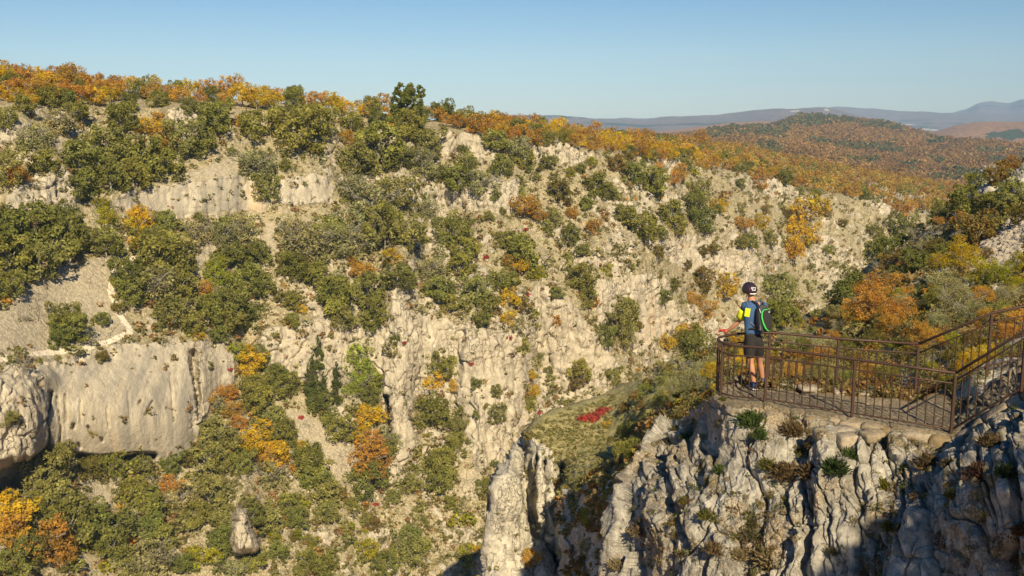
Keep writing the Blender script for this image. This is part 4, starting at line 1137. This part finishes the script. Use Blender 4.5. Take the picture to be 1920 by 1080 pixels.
# dry stone edge wall under the railing
M_wall = NT('wall_stone'); t = M_wall
pos = t.n('NewGeometry').outputs['Position']; rnd = t.n('NewGeometry').outputs['Random Per Island']
cw = t.ramp(rnd, [(0, (.34, .275, .18)), (.35, (.44, .36, .25)), (.6, (.38, .33, .25)), (.8, (.28, .19, .075)), (1, (.47, .40, .29))])
nz = t.noise(pos, 14, 5, .65)
cw = t.mix(t.ramp(nz, [(.35, (0, 0, 0)), (.65, (1, 1, 1))]), t.mix(.55, cw, (.13, .11, .08, 1)), cw)
bs = t.n('BsdfPrincipled', {'Base Color': cw, 'Roughness': .9, 'Specular IOR Level': .2}); bp = t.n('Bump', {'Height': nz, 'Strength': .8, 'Distance': .03})
t.link(bp.outputs[0], bs.inputs['Normal']); t.link(bs.outputs[0], t.out.inputs[0]); M_wall = M_wall.m
def rounded_stone(seed, sx, sy, sz, rot):
    bm = bmesh.new(); bmesh.ops.create_cube(bm, size=1)
    bmesh.ops.subdivide_edges(bm, edges=bm.edges[:], cuts=4, use_grid_fill=True)
    rr = random.Random(seed); ox = rr.uniform(0, 99)
    vs = np.array([v_.co[:] for v_ in bm.verts]); 
    ln = np.linalg.norm(vs, axis=1, keepdims=True)
    vs = vs * .52 + vs / ln * .5 * .48
    vs = vs * (1 + .16 * vnoise(vs * 2.2 + ox, 3)[:, None] + .05 * vnoise(vs * 6 + ox, 4)[:, None]) * [sx, sy, sz]
    fs = [[q.index for q in f.verts] for f in bm.faces]; bm.free()
    M3 = np.array(rot); return vs @ M3.T, np.array(fs)
VV, FF, n = [], [], 0
def put_stone(p, sx, sz, yaw, seed, tilt=0):
    global n
    rot = Matrix.Rotation(yaw, 3, 'Z') @ Matrix.Rotation(tilt, 3, 'Y')
    v_, f_ = rounded_stone(seed, sx, .30, sz, rot); VV.append(v_ + np.array(p)); FF.append(f_ + n); n += len(v_)
rs = random.Random(3); sd = 0
def wall_run(a, b, rows, h0, w0):
    global sd
    L = (b - a).length; dirv = (b - a).normalized(); yaw = math.atan2(dirv.y, dirv.x)
    outv = Vector((dirv.y, -dirv.x, 0)); outv = outv if outv.y < 0 else -outv
    for r0 in range(rows):
        s = rs.uniform(0, .1)
        while s < L:
            w = w0 * rs.uniform(.6, 1.45); h = h0 * rs.uniform(.85, 1.2)
            p = a + dirv * (s + w / 2) + Vector((0, 0, -.055 - h0 * (r0 + .5) * .92)) + outv * (.10 + .05 * r0 + rs.uniform(-.02, .03))
            put_stone(p, w * 1.06, h * 1.08, yaw + rs.uniform(-.08, .08), sd, rs.uniform(-.08, .08) - math.asin(max(-1, min(1, dirv.z)))); sd += 1; s += w
wall_run(floor_at(1512, 768), floor_at(1640, 788), 2, .19, .33)
wall_run(floor_at(1650, 790), c0, 1, .20, .36)
wall_run(floor_at(1715, 806) + Vector((0, 0, -.1)), c0 + Vector((0, 0, -.2)), 1, .2, .3)
wall_run(c0 + Vector((.03, -.06, 0)), s1, 3, .20, .30)
wall_run(s1, s2, 3, .20, .32)
for (px, py, w, h) in ((1575, 815, .36, .25), (1590, 838, .34, .22), (1555, 838, .28, .2), (1635, 800, .3, .2), (1625, 838, .2, .15)):
    q = Fat(px, py); put_stone((q[0], q[1] - .10, q[2]), w, h, .2, sd); sd += 1
wall = mesh_np('dry_stone_wall', np.vstack(VV), np.vstack(FF), M_wall)
tag(wall, 'dry stone wall of beige and ochre blocks under the lookout railing', 'wall')
# loose paving stones along the platform edge
for k in range(13):
    VV, FF, n = [], [], 0
    px = 1452 + 21 * k + rs.uniform(-4, 4); py = np.interp(px, [1440, 1700], [722, 744]) + rs.uniform(-3, 5)
    p = floor_at(px, py); put_stone((p.x, p.y + .05, p.z + .03), rs.uniform(.15, .34), rs.uniform(.07, .13), rs.uniform(-.3, .3), 500 + k)
    es = mesh_np('edging_stone', VV[0], FF[0], M_wall)
    nth = ['first', 'second', 'third', 'fourth', 'fifth', 'sixth', 'seventh', 'eighth', 'ninth', 'tenth', 'eleventh', 'twelfth', 'thirteenth'][k]
    tag(es, f'{nth} rough edging stone counted from the hiker along the back of the floor', 'stone', 'edging stones of the lookout floor')

# plants on the crag
def crag_plant(x, y, w, col, nm, lab, dense=1):
    p = Fat(x, y + .25 * w); d = float(np.linalg.norm(p)); s = w * d / FPX
    root = empty(nm, [float(a) for a in p], random.uniform(0, 6)); r = np.random.default_rng(int(x))
    m = int(900 * dense * min(1.5, w / 50)); a = r.uniform(0, 6.28, m); el = r.uniform(.1, 1.5, m); ln = s * .55 * r.uniform(.4, 1.05, m)
    # thin arching blades / twigs with small leaves
    d0 = np.stack([np.cos(a) * np.cos(el), np.sin(a) * np.cos(el), np.sin(el)], -1)
    c = d0 * (ln * r.uniform(.3, 1, m))[:, None] * [1, 1, .85]
    l = s * r.uniform(.05, .12, m)[:, None]; wv = np.cross(d0, r.normal(size=(m, 3))); wv /= np.linalg.norm(wv, axis=1, keepdims=True); wv *= l * .28
    dd = d0 + .4 * r.normal(size=(m, 3)); dd /= np.linalg.norm(dd, axis=1, keepdims=True)
    v = np.stack([c - dd * l, c - wv, c + dd * l, c + wv], 1).reshape(-1, 3)
    tv = np.repeat(r.uniform(.55, 1.5, (m, 1)), 4, 0).repeat(3, 1)
    o = mesh_np('leaves', v, np.arange(4 * m).reshape(-1, 4), M_leaf, {'tint': tv}, smooth=False, parent=root); o.color = tuple(col) + (1,)
    b = MB()
    for k in range(14):
        q = d0[k] * ln[k]; b.tube([(0, 0, -.03), q * .5 + np.array([0, 0, .02]), q], [.006, .004, .002], 4, False)
    b.build('stems', M_barkd, root)
    tag(root, lab, 'plant', 'plants rooted in the crag')
gr, ol, br, dr, dg = (.075, .11, .03), (.13, .125, .03), (.15, .105, .05), (.26, .20, .10), (.045, .07, .022)
for a in [(1408, 782, 64, gr, 'green_shrub', 'round green shrub on the crag just below the rail post'), (1425, 818, 44, gr, 'green_shrub', 'low green shrub below the round one on the crag'),
          (1488, 805, 56, br, 'dry_shrub', 'brown dry shrub left of the topmost wall stones'), (1500, 838, 36, ol, 'dry_shrub', 'olive tuft under the brown dry shrub'),
          (1470, 875, 66, br, 'dry_shrub', 'wide dry shrub on the ledge in the middle of the crag'), (1520, 880, 62, br, 'dry_shrub', 'dry shrub right of the wide one on the ledge'), (1440, 868, 44, ol, 'green_shrub', 'olive shrub at the left end of the ledge'),
          (1578, 885, 60, dg, 'green_shrub', 'dark green shrub on the ledge below the wall'), (1600, 855, 40, gr, 'green_shrub', 'green shrub against the foot of the stone wall'), (1648, 885, 38, (.17, .16, .02), 'cushion_plant', 'yellow-green cushion plant on bare rock'),
          (1655, 975, 38, (.15, .14, .02), 'cushion_plant', 'yellow-green cushion plant on the smooth rock face'), (1785, 925, 34, ol, 'cushion_plant', 'olive cushion plant by the dark gully'), (1735, 850, 60, br, 'dry_shrub', 'brown shrub below the near corner post'),
          (1692, 862, 34, dg, 'green_shrub', 'small dark shrub between two rock blocks'), (1840, 890, 64, (.14, .07, .04), 'dry_shrub', 'reddish dry shrub in the dark gully'), (1870, 852, 52, br, 'dry_shrub', 'dry shrub under the stair wall'), (1900, 905, 50, dg, 'green_shrub', 'dark shrub at the right edge of the crag'),
          (1400, 965, 34, (.10, .09, .03), 'dry_shrub', 'small shrub in a crack left of the gully'), (1320, 958, 42, ol, 'green_shrub', 'olive shrub on the left shoulder of the crag'), (1345, 870, 36, gr, 'green_shrub', 'green plant in a vertical crack'), (1275, 930, 30, (.17, .14, .03), 'cushion_plant', 'ochre cushion on the left crag face'),
          (1395, 990, 42, (.13, .12, .06), 'dry_shrub', 'grey green shrub low on the crag'), (1432, 1035, 66, dr, 'grass_tuft', 'dry grass tuft low on the crag'), (1380, 1035, 44, dr, 'grass_tuft', 'dry grass tuft left of the larger low tuft'), (1345, 1025, 50, br, 'dry_shrub', 'brown shrub in the lower gully'),
          (1160, 1055, 44, dr, 'grass_tuft', 'straw coloured grass tuft at the foot of the lichened rock'), (1175, 985, 50, (.2, .15, .08), 'grass_tuft', 'spiky dry tuft in the cleft of the left rock'), (1283, 812, 30, gr, 'green_shrub', 'green shrub on the crag top near its left end'), (1262, 795, 26, ol, 'green_shrub', 'olive shrub above the left shoulder'),
          (1560, 1030, 30, (.10, .09, .04), 'dry_shrub', 'small dark shrub in the lower crack'), (1490, 1000, 34, br, 'grass_tuft', 'brown tuft beside the upright block'), (1905, 990, 44, (.17, .09, .04), 'dry_shrub', 'rusty shrub at the lower right edge'), (1355, 745, 22, ol, 'grass_tuft', 'little tuft at the tip post of the railing'),
          (1780, 870, 40, (.12, .10, .05), 'dry_shrub', 'dry shrub right of the ochre wall block'), (1530, 845, 30, br, 'grass_tuft', 'brown tuft under the wall stones'), (1700, 990, 24, dg, 'green_shrub', 'tiny dark plant in a seam of the smooth rock')]:
    crag_plant(*a)
# little tufts and moss in the pockets of the crag
tb = [leafcloud(150, [(0, 0, .2, .35), (.25, .1, .15, .25), (-.2, -.15, .15, .25)], .07, 470 + i, sub=6, spread=1.1, jit=1.3) for i in range(4)]
items = []
while len(items) < 620:
    x = r_.uniform(1150, 1925); y = r_.uniform(770, 1090)
    i = int(np.clip(round((1180 - y) / .9), 0, len(YF) - 1)); j = int(np.clip(round((x - 1085) / .9), 0, len(XF) - 1))
    if ab[i, j] or onfloor[i, j] or r_.random() > np.clip(.06 - disp[i, j] * 1.6, .02, 1): continue
    s = r_.choice([.06, .08, .1, .14, .2]); c = r_.choice([(.16, .15, .04), (.11, .13, .04), (.22, .16, .06), (.25, .2, .09), (.18, .11, .05)])
    items.append((PF[i, j], np.array([s, s, s]), list(c), r_.uniform(0, 6)))
for q in range(330):
    x = r_.uniform(1400, 1760); y = np.interp(x, [1400, 1440, 1567, 1700, 1790], [716, 716, 728, 741, 716]) + r_.uniform(-6, 9)
    p = Fat(x, y); s = r_.choice([.08, .12, .16, .22, .30, .38]); items.append((p, np.array([s, s, s]), list(r_.choice([(.22, .17, .06), (.28, .2, .08), (.15, .15, .05), (.3, .16, .06)])), r_.uniform(0, 6)))
merge_cloud('moss', items, tb, M_leafv, 'moss and small grass tufts in the cracks of the crag', 'moss')
print('lookout', time.time() - T0)
#PART4
# ---- hiker
M_skin = simple('skin', (.50, .235, .135), .6, bump=.1); M_blue = simple('blue_jersey', (.05, .105, .22), .85, bump=.3, bscale=30)
M_yel = simple('yellow_fabric', (.72, .78, .02), .8); M_black = simple('black_fabric', (.028, .026, .026), .85, bump=.3, bscale=30)
M_pack = simple('dark_grey_nylon', (.045, .05, .052), .7, bump=.3); M_green = simple('green_piping', (.06, .62, .10), .6)
M_white = simple('white_plastic', (.75, .75, .73), .4); M_red = simple('red_glove', (.55, .05, .03), .8); M_helm = simple('helmet_shell', (.03, .02, .028), .35, spec=.5)
M_grey = simple('grey_strap', (.22, .22, .22), .8); M_shoe = simple('dark_shoe', (.055, .035, .045), .7); M_sock = simple('sock', (.05, .09, .2), .9)
foot = floor_at(1420, 730); d0 = math.hypot(foot.x, foot.y)
def J(px, py, dd=0): return V(px, py, d0 + dd)
hx_ = floor_at
hand_rail = on_plane(1357, 622, ZF + HT + .03); dh = math.hypot(hand_rail.x, hand_rail.y) - d0
print('hiker depth', d0, 'hand dd', dh)
man = empty('person', foot)
def rel(p): return Vector(p) - foot
def skinned(name, nodes, edges, mat, sub=2, parent=man):
    """nodes: (vector, (rx, ry))"""
    me = bpy.data.meshes.new(name); me.from_pydata([tuple(rel(p)) for p, r in nodes], edges, [])
    me.materials.append(mat); o = bpy.data.objects.new(name, me); C.objects.link(o); o.parent = parent
    m = o.modifiers.new('skin', 'SKIN'); m.use_smooth_shade = True
    if not me.skin_vertices: me.skin_vertices.new()
    for i, (p, r) in enumerate(nodes):
        me.skin_vertices[0].data[i].radius = r if hasattr(r, '__len__') else (r, r)
    me.skin_vertices[0].data[0].use_root = True
    s = o.modifiers.new('sub', 'SUBSURF'); s.levels = sub; s.render_levels = sub
    return o
hand = hand_rail
nodes = [(J(1411, 640), (.12, .10)), (J(1411, 622), (.11, .09)), (J(1412, 602), (.13, .10)), (J(1412, 578), (.15, .10)), (J(1411, 566), .065), (J(1408, 556, .02), .052), (J(1405, 547, .03), .085), (J(1404, 538, .03), .085),
         (J(1399, 574, .0), .062), (J(1393, 585, .03), .052), (J(1387, 601, .08), .042), (J(1375, 612, dh * .6), .038), (J(1364, 620, dh * .92), .027), (J(1359, 622, dh), .026),
         (J(1431, 574, .02), .062), (J(1432, 588, .12), .05), (J(1428, 602, .28), .04), (J(1415, 612, .40), .034), (J(1404, 620, .48), .026),
         (J(1404, 648), .088), (J(1406, 664), .074), (J(1408, 681), .054), (J(1410, 693, -.02), .056), (J(1414, 722, 0), .036), (J(1413, 728, .03), .042), (J(1404, 729.5, .16), .034),
         (J(1420, 648, .05), .088), (J(1422, 663, .12), .074), (J(1424, 679, .2), .054), (J(1427, 691, .24), .056), (J(1430, 716, .30), .036), (J(1430, 721, .33), .042), (J(1422, 724, .46), .034),
         (J(1400, 548, .12), .02)]
edges = [(0, 1), (1, 2), (2, 3), (3, 4), (4, 5), (5, 6), (6, 7), (3, 8), (8, 9), (9, 10), (10, 11), (11, 12), (12, 13), (3, 14), (14, 15), (15, 16), (16, 17), (17, 18),
         (0, 19), (19, 20), (20, 21), (21, 22), (22, 23), (23, 24), (24, 25), (0, 26), (26, 27), (27, 28), (28, 29), (29, 30), (30, 31), (31, 32), (6, 33)]
skinned('body', nodes, edges, M_skin)
hm = MB(); 
tag(man, 'cyclist in blue jersey, black shorts and helmet standing at the lookout railing', 'person')

def loft(name, rings, mat, parent=man, n=20, caps=True, thick=0, noise_a=.0):
    """rings: (centre, half width, half depth, yaw, [tilt axis])"""
    vs, fs = [], []
    for c, a, b, yaw in rings:
        c = rel(c)
        for k in range(n):
            t = 2 * math.pi * k / n
            x, y = a * math.cos(t), b * math.sin(t)
            vs.append(c + Vector((x * math.cos(yaw) - y * math.sin(yaw), x * math.sin(yaw) + y * math.cos(yaw), 0)))
    for i in range(len(rings) - 1):
        for k in range(n):
            fs.append((i * n + k, i * n + (k + 1) % n, (i + 1) * n + (k + 1) % n, (i + 1) * n + k))
    if caps: fs.append(tuple(reversed(range(n)))); fs.append(tuple((len(rings) - 1) * n + k for k in range(n)))
    if noise_a:
        A = np.array([v[:] for v in vs]); A = A * (1 + 0) + noise_a * np.stack([vnoise(A * 9, 1), vnoise(A * 9, 2), 0 * A[:, 0]], -1); vs = [Vector(a) for a in A]
    me = bpy.data.meshes.new(name); me.from_pydata([tuple(v) for v in vs], [], fs); me.materials.append(mat)
    me.polygons.foreach_set('use_smooth', [True] * len(fs)); me.update()
    o = bpy.data.objects.new(name, me); C.objects.link(o); o.parent = parent
    s = o.modifiers.new('s', 'SUBSURF'); s.levels = 1; s.render_levels = 2
    return o
yw = R(18)
loft('jersey', [(J(1412, 627), .158, .125, yw), (J(1412, 620), .150, .118, yw), (J(1412, 606), .160, .118, yw), (J(1413, 590), .185, .125, yw), (J(1413, 577), .188, .118, yw), (J(1413, 570), .150, .10, yw), (J(1411, 565, .01), .085, .08, yw), (J(1411, 562, .01), .066, .068, yw)], M_blue, noise_a=.022)
def sleeve(name, a, b, ra, rb, mat):
    m = MB(); a, b = rel(a), rel(b); m.tube([a, a.lerp(b, .33), a.lerp(b, .66), b], [ra, ra * .66 + rb * .34, ra * .33 + rb * .67, rb], 14); return m.build(name, mat, man, True)
sh, el = J(1399, 573, 0), J(1387, 601, .08)
sl = MB(); sl.tube([rel(J(1405, 571, 0)), rel(sh), rel(sh.lerp(el, .32))], [.075, .085, .073], 14); sl.build('sleeve', M_blue, man, True)
sleeve('sleeve_band', sh.lerp(el, .28), sh.lerp(el, .84), .086, .086, M_yel)
shr, elr = J(1431, 573, .02), J(1429, 600, .24)
sl = MB(); sl.tube([rel(J(1424, 571, .01)), rel(shr), rel(shr.lerp(elr, .7))], [.075, .083, .066], 14); sl.build('sleeve', M_blue, man, True)
# yellow side patch behind the arm
m = MB(); c = rel(J(1401.5, 586, -.125)); m.box(c, (.09, .03, .145), Matrix.Rotation(R(-28), 3, 'Z') @ Matrix.Rotation(R(6), 3, 'Y')); m.build('side_panel', M_yel, man, bevel=.005)
# shorts
loft('shorts', [(J(1405, 671, .0), .088, .10, yw), (J(1405, 664, .0), .096, .105, yw), (J(1406, 650, .0), .108, .115, yw), (J(1409, 638, .01), .132, .128, yw), (J(1411, 627), .150, .12, yw), (J(1412, 619), .146, .112, yw)], M_black, noise_a=.015)
loft('shorts', [(J(1422, 669, .15), .088, .098, yw), (J(1421, 661, .11), .096, .104, yw), (J(1420, 650, .06), .108, .115, yw), (J(1416, 638, .03), .128, .128, yw), (J(1413, 627, .01), .148, .118, yw)], M_black, noise_a=.015)
for (ax, ay, ad, tx, ty, td) in ((1415, 729.0, -.05, 1403, 731.0, .17), (1431, 722.5, .26, 1420, 725, .46)):
    a = J(ax, ay, ad); b = J(tx, ty, td); a.z = b.z = ZF + .05
    dv = (b - a); m = MB(); ar = rel(a); pts = [ar - dv * .12, ar, ar + dv * .4, ar + dv * .8, ar + dv * 1.02]
    m.tube(pts, [.03, .048, .05, .046, .02], 12); s = m.build('shoe', M_shoe, man, True)
    m = MB(); m.box(ar + dv * .45 - Vector((0, 0, .035)), (dv.length * 1.12, .085, .024), Matrix.Rotation(math.atan2(dv.y, dv.x), 3, 'Z')); m.build('sole', M_white, s, bevel=.006)
    m = MB(); m.tube([ar + Vector((0, 0, .02)), ar + Vector((0, 0, .10))], [.045, .042], 12, False); m.build('sock', M_sock, man, True)
# gloved hand closed on the rail
rd = Vector((.92, .32, 0)).normalized(); hw = hand
pn = [(hw + Vector((.05, -.05, .03)), .028), (hw + Vector((.0, 0, .022)), .034)]; pe = [(0, 1)]
for k in range(4):
    o_ = rd * (-.032 + .022 * k); b0 = len(pn)
    f0 = hw + o_ + Vector((-.03, .02, .03)); f1 = hw + o_ + Vector((-.055, .045, .008)); f2 = hw + o_ + Vector((-.045, .04, -.025 + .004 * k))
    pn += [(f0, .0115), (f1, .0105), (f2, .009)]; pe += [(1, b0), (b0, b0 + 1), (b0 + 1, b0 + 2)]
b0 = len(pn); pn += [(hw + Vector((.035, -.03, .0)), .0125), (hw + Vector((.03, -.035, -.03)), .010)]; pe += [(0, b0), (b0, b0 + 1)]
skinned('glove', pn, pe, M_red, 2)
# helmet
hc = rel(J(1405, 543, .02)); bm = bmesh.new(); bmesh.ops.create_uvsphere(bm, u_segments=32, v_segments=18, radius=1)
hy = Matrix.Rotation(R(28), 3, 'Z'); keep = []
for v_ in bm.verts:
    x, y, z = v_.co
    if z < -.45: z = -.45 + (z + .45) * .15
    rid = 1 + .05 * math.cos(x * 16) * max(0, z + .3)
    v_.co = Vector(hy @ Vector((x * .112 * rid, y * .145 * rid, z * .128 * rid))) + hc
bm.normal_update(); me = bpy.data.meshes.new('helmet'); bm.to_mesh(me); bm.free(); me.materials.append(M_helm)
for p_ in me.polygons: p_.use_smooth = True
helm = bpy.data.objects.new('helmet', me); C.objects.link(helm); helm.parent = man
bk = hy @ Vector((0, -1, 0)); sd_ = hy @ Vector((1, 0, 0))
def on_helm(u_, z_, out=.004):
    t_ = u_; r_h = math.sqrt(max(0, 1 - (z_ / .115) ** 2))
    return hc + (hy @ Vector((math.sin(t_) * .112 * r_h, -math.cos(t_) * .145 * r_h, z_))) + (hy @ Vector((math.sin(t_), -math.cos(t_), .3))).normalized() * out
m = MB(); ctr = -.22
m.tube([on_helm(ctr + a, b) for a, b in ((-.36, .052), (.36, .052), (.2, .006), (-.2, .006), (-.36, .052))], .0075, 6); m.tube([on_helm(ctr - .14, .03), on_helm(ctr + .14, .03)], .004, 6)
m.build('emblem', M_white, helm, True)
m = MB(); m.tube([on_helm(-.75 + .15 * i, -.055, .006) for i in range(9)], .0105, 8); m.build('rear_strip', M_white, helm, True)
for u0 in (-.9, .35, .75):
    m = MB(); m.tube([on_helm(u0, .0, .002), on_helm(u0 * .9, .05, .002)], .010, 6); m.build('vent', simple('vent_red', (.16, .02, .015), .6) if u0 < 0 else M_black, helm, True)
m = MB(); m.tube([rel(J(1399, 552, .03)), rel(J(1401, 560, .06)), rel(J(1404, 563, .10))], .005, 5); m.build('chin_strap', M_grey, helm, True)
# backpack
pk = empty('backpack', J(1431, 597, -.16)); pk.rotation_euler = (R(-4), R(-6), R(24))
def pb(name, mat, fn, par=pk):
    bm = bmesh.new(); bmesh.ops.create_uvsphere(bm, u_segments=28, v_segments=20, radius=1)
    for v_ in bm.verts: v_.co = fn(v_.co)
    me = bpy.data.meshes.new(name); bm.to_mesh(me); bm.free(); me.materials.append(mat)
    for p_ in me.polygons: p_.use_smooth = True
    o = bpy.data.objects.new(name, me); C.objects.link(o); o.parent = par; return o
def sq(v, a, b, c, e=.55, taper=.0):
    f = lambda q: math.copysign(abs(q) ** e, q)
    z = f(v.z); k = 1 - taper * max(0, z)
    return Vector((f(v.x) * a * k, f(v.y) * b * k, z * c))
pb('main_bag', M_pack, lambda v: sq(v, .125, .075, .235, .5, .25))
pb('front_pocket', M_black, lambda v: sq(v, .095, .05, .185, .5, .25) + Vector((.012, -.06, -.01)))
gp = [(-.05, -.100, .165), (-.085, -.098, .13), (-.098, -.095, .04), (-.082, -.1, -.06), (-.05, -.108, -.15), (-.02, -.105, -.19), (.03, -.1, -.205)]
m = MB(); m.tube([(.06, -.095, .16)] + gp, [.006, .008, .011, .014, .013, .015, .012, .006], 8); m.build('green_trim', M_green, pk, True)
m = MB(); m.box((-.112, -.03, -.13), (.012, .05, .10)); m.build('side_mesh', M_grey, pk, bevel=.004)
m = MB(); m.tube([(.045, -.112, .125), (.065, -.11, .105), (.035, -.112, .105), (.045, -.112, .125)], .005, 5); m.build('badge', M_white, pk, True)
m = MB(); m.tube([(-.1, -.05, .19), (-.085, -.07, .10), (-.088, -.068, .06)], .005, 5); m.build('zip', M_white, pk, True)
pkm = Matrix.LocRotScale(pk.location, pk.rotation_euler, None).inverted()
def strap(pts, r, mat):
    m = MB(); m.tube([pkm @ p for p in pts], r, 6); m.build('strap', mat, pk, True)
strap([J(1426, 578, -.15), J(1420, 569, -.12), J(1411, 564.5, -.08), J(1403, 568, .02)], .016, M_black)
strap([J(1432, 577, -.13), J(1431, 569, -.08), J(1429, 567, .02)], .015, M_black)
strap([J(1399, 565.5, -.06), J(1403, 571, -.09), J(1406, 580, -.11), J(1405, 595, -.125)], .007, M_grey)
strap([J(1402, 598, -.11), J(1410, 607, -.14), J(1417, 613, -.15)], .007, M_grey)
strap([J(1402, 618, -.10), J(1410, 616, -.135), J(1422, 615, -.16)], .017, M_black)
strap([J(1402, 600, -.10), J(1401.5, 618, -.105), J(1402, 628, -.11)], .006, M_grey)
tag(pk, 'dark grey backpack with green trim on the hiker', 'backpack')
print('hiker', time.time() - T0)

# ================================================================== LIGHT, SKY, AIR, CAMERA
SUN_EL, SUN_AZ = R(36), R(-12.5)          # light travels towards azimuth -12.5 deg (left of straight ahead)
ld = Vector((math.sin(SUN_AZ) * math.cos(SUN_EL), math.cos(SUN_AZ) * math.cos(SUN_EL), -math.sin(SUN_EL)))
sl = bpy.data.lights.new('sun', 'SUN'); sl.energy = 4.9; sl.angle = R(.5); sl.color = (1.0, .84, .585)
so = bpy.data.objects.new('sun', sl); C.objects.link(so); so.rotation_euler = ld.to_track_quat('-Z', 'Y').to_euler(); so.location = (0, -20, 60)
W = bpy.data.worlds.new('World'); S.world = W; W.use_nodes = True; nt = W.node_tree
sky = nt.nodes.new('ShaderNodeTexSky'); sky.sky_type = 'NISHITA'; sky.sun_disc = False; sky.sun_elevation = SUN_EL
sky.sun_rotation = math.atan2(-ld.x, -ld.y); sky.air_density = 1.0; sky.dust_density = .3; sky.ozone_density = 2.0; sky.altitude = 400
bg = nt.nodes['Background']; bg.inputs[1].default_value = .088
hsv = nt.nodes.new('ShaderNodeHueSaturation'); hsv.inputs['Saturation'].default_value = 1.42; hsv.inputs['Value'].default_value = .65
nt.links.new(sky.outputs[0], hsv.inputs['Color']); tn = nt.nodes.new('ShaderNodeMix'); tn.data_type = 'RGBA'; tn.blend_type = 'MULTIPLY'; tn.inputs[0].default_value = 1; tn.inputs[7].default_value = (.90, .955, 1.06, 1)
nt.links.new(hsv.outputs[0], tn.inputs[6]); nt.links.new(tn.outputs[2], bg.inputs[0])
# shade trees beside the photographer, whose shadow falls on the crag
def shade_tree(target, dist, size, lab):
    p = Vector([float(a) for a in target]) - ld * dist
    root = empty('holm_oak', (p.x, p.y, p.z - size * .55)); root.scale = (size, size, size)
    me, tm = KIT['O'][2]
    for a, b in ((tm, 'trunk'), (me, 'crown')):
        o = bpy.data.objects.new(b, a); C.objects.link(o); o.parent = root; o.color = (.06, .07, .022, 1)
    tag(root, lab, 'tree')
shade_tree(Fat(1850, 1010), 14, 3.0, 'oak beside the photographer shading the right of the crag')
shade_tree(Fat(1640, 1060), 17, 1.9, 'oak behind the photographer shading the middle of the crag')
# air
hb = MB(); 
x0, x1, y0, y1, z0, z1 = -9000, 9000, -60, 9300, -165, 420
hb.box(((x0 + x1) / 2, (y0 + y1) / 2, (z0 + z1) / 2), (x1 - x0, y1 - y0, z1 - z0))
th_ = NT('haze_air'); pv = th_.n('VolumePrincipled', {'Color': (.44, .68, 1.0, 1), 'Density': 1.0e-4, 'Anisotropy': -.35})
th_.link(pv.outputs[0], th_.out.inputs['Volume'])
hz = hb.build('haze', th_.m); tag(hz, 'thin bluish haze over the distant hills', 'haze', kind='stuff')
cam = bpy.data.cameras.new('camera'); co = bpy.data.objects.new('camera', cam); C.objects.link(co); S.camera = co
cam.sensor_width = 36; cam.lens = 36 * FPX / 1920; cam.clip_end = 40000; cam.clip_start = .1
co.location = (0, 0, 0); co.rotation_euler = (R(90) - PITCH, 0, 0)
S.view_settings.view_transform = 'Standard'; S.view_settings.look = 'None'; S.view_settings.exposure = 0.50; S.view_settings.gamma = 1
S.cycles.max_bounces = 5; S.cycles.diffuse_bounces = 2; S.cycles.transparent_max_bounces = 4; S.cycles.volume_bounces = 0
S.cycles.use_denoising = True
print('done', time.time() - T0)
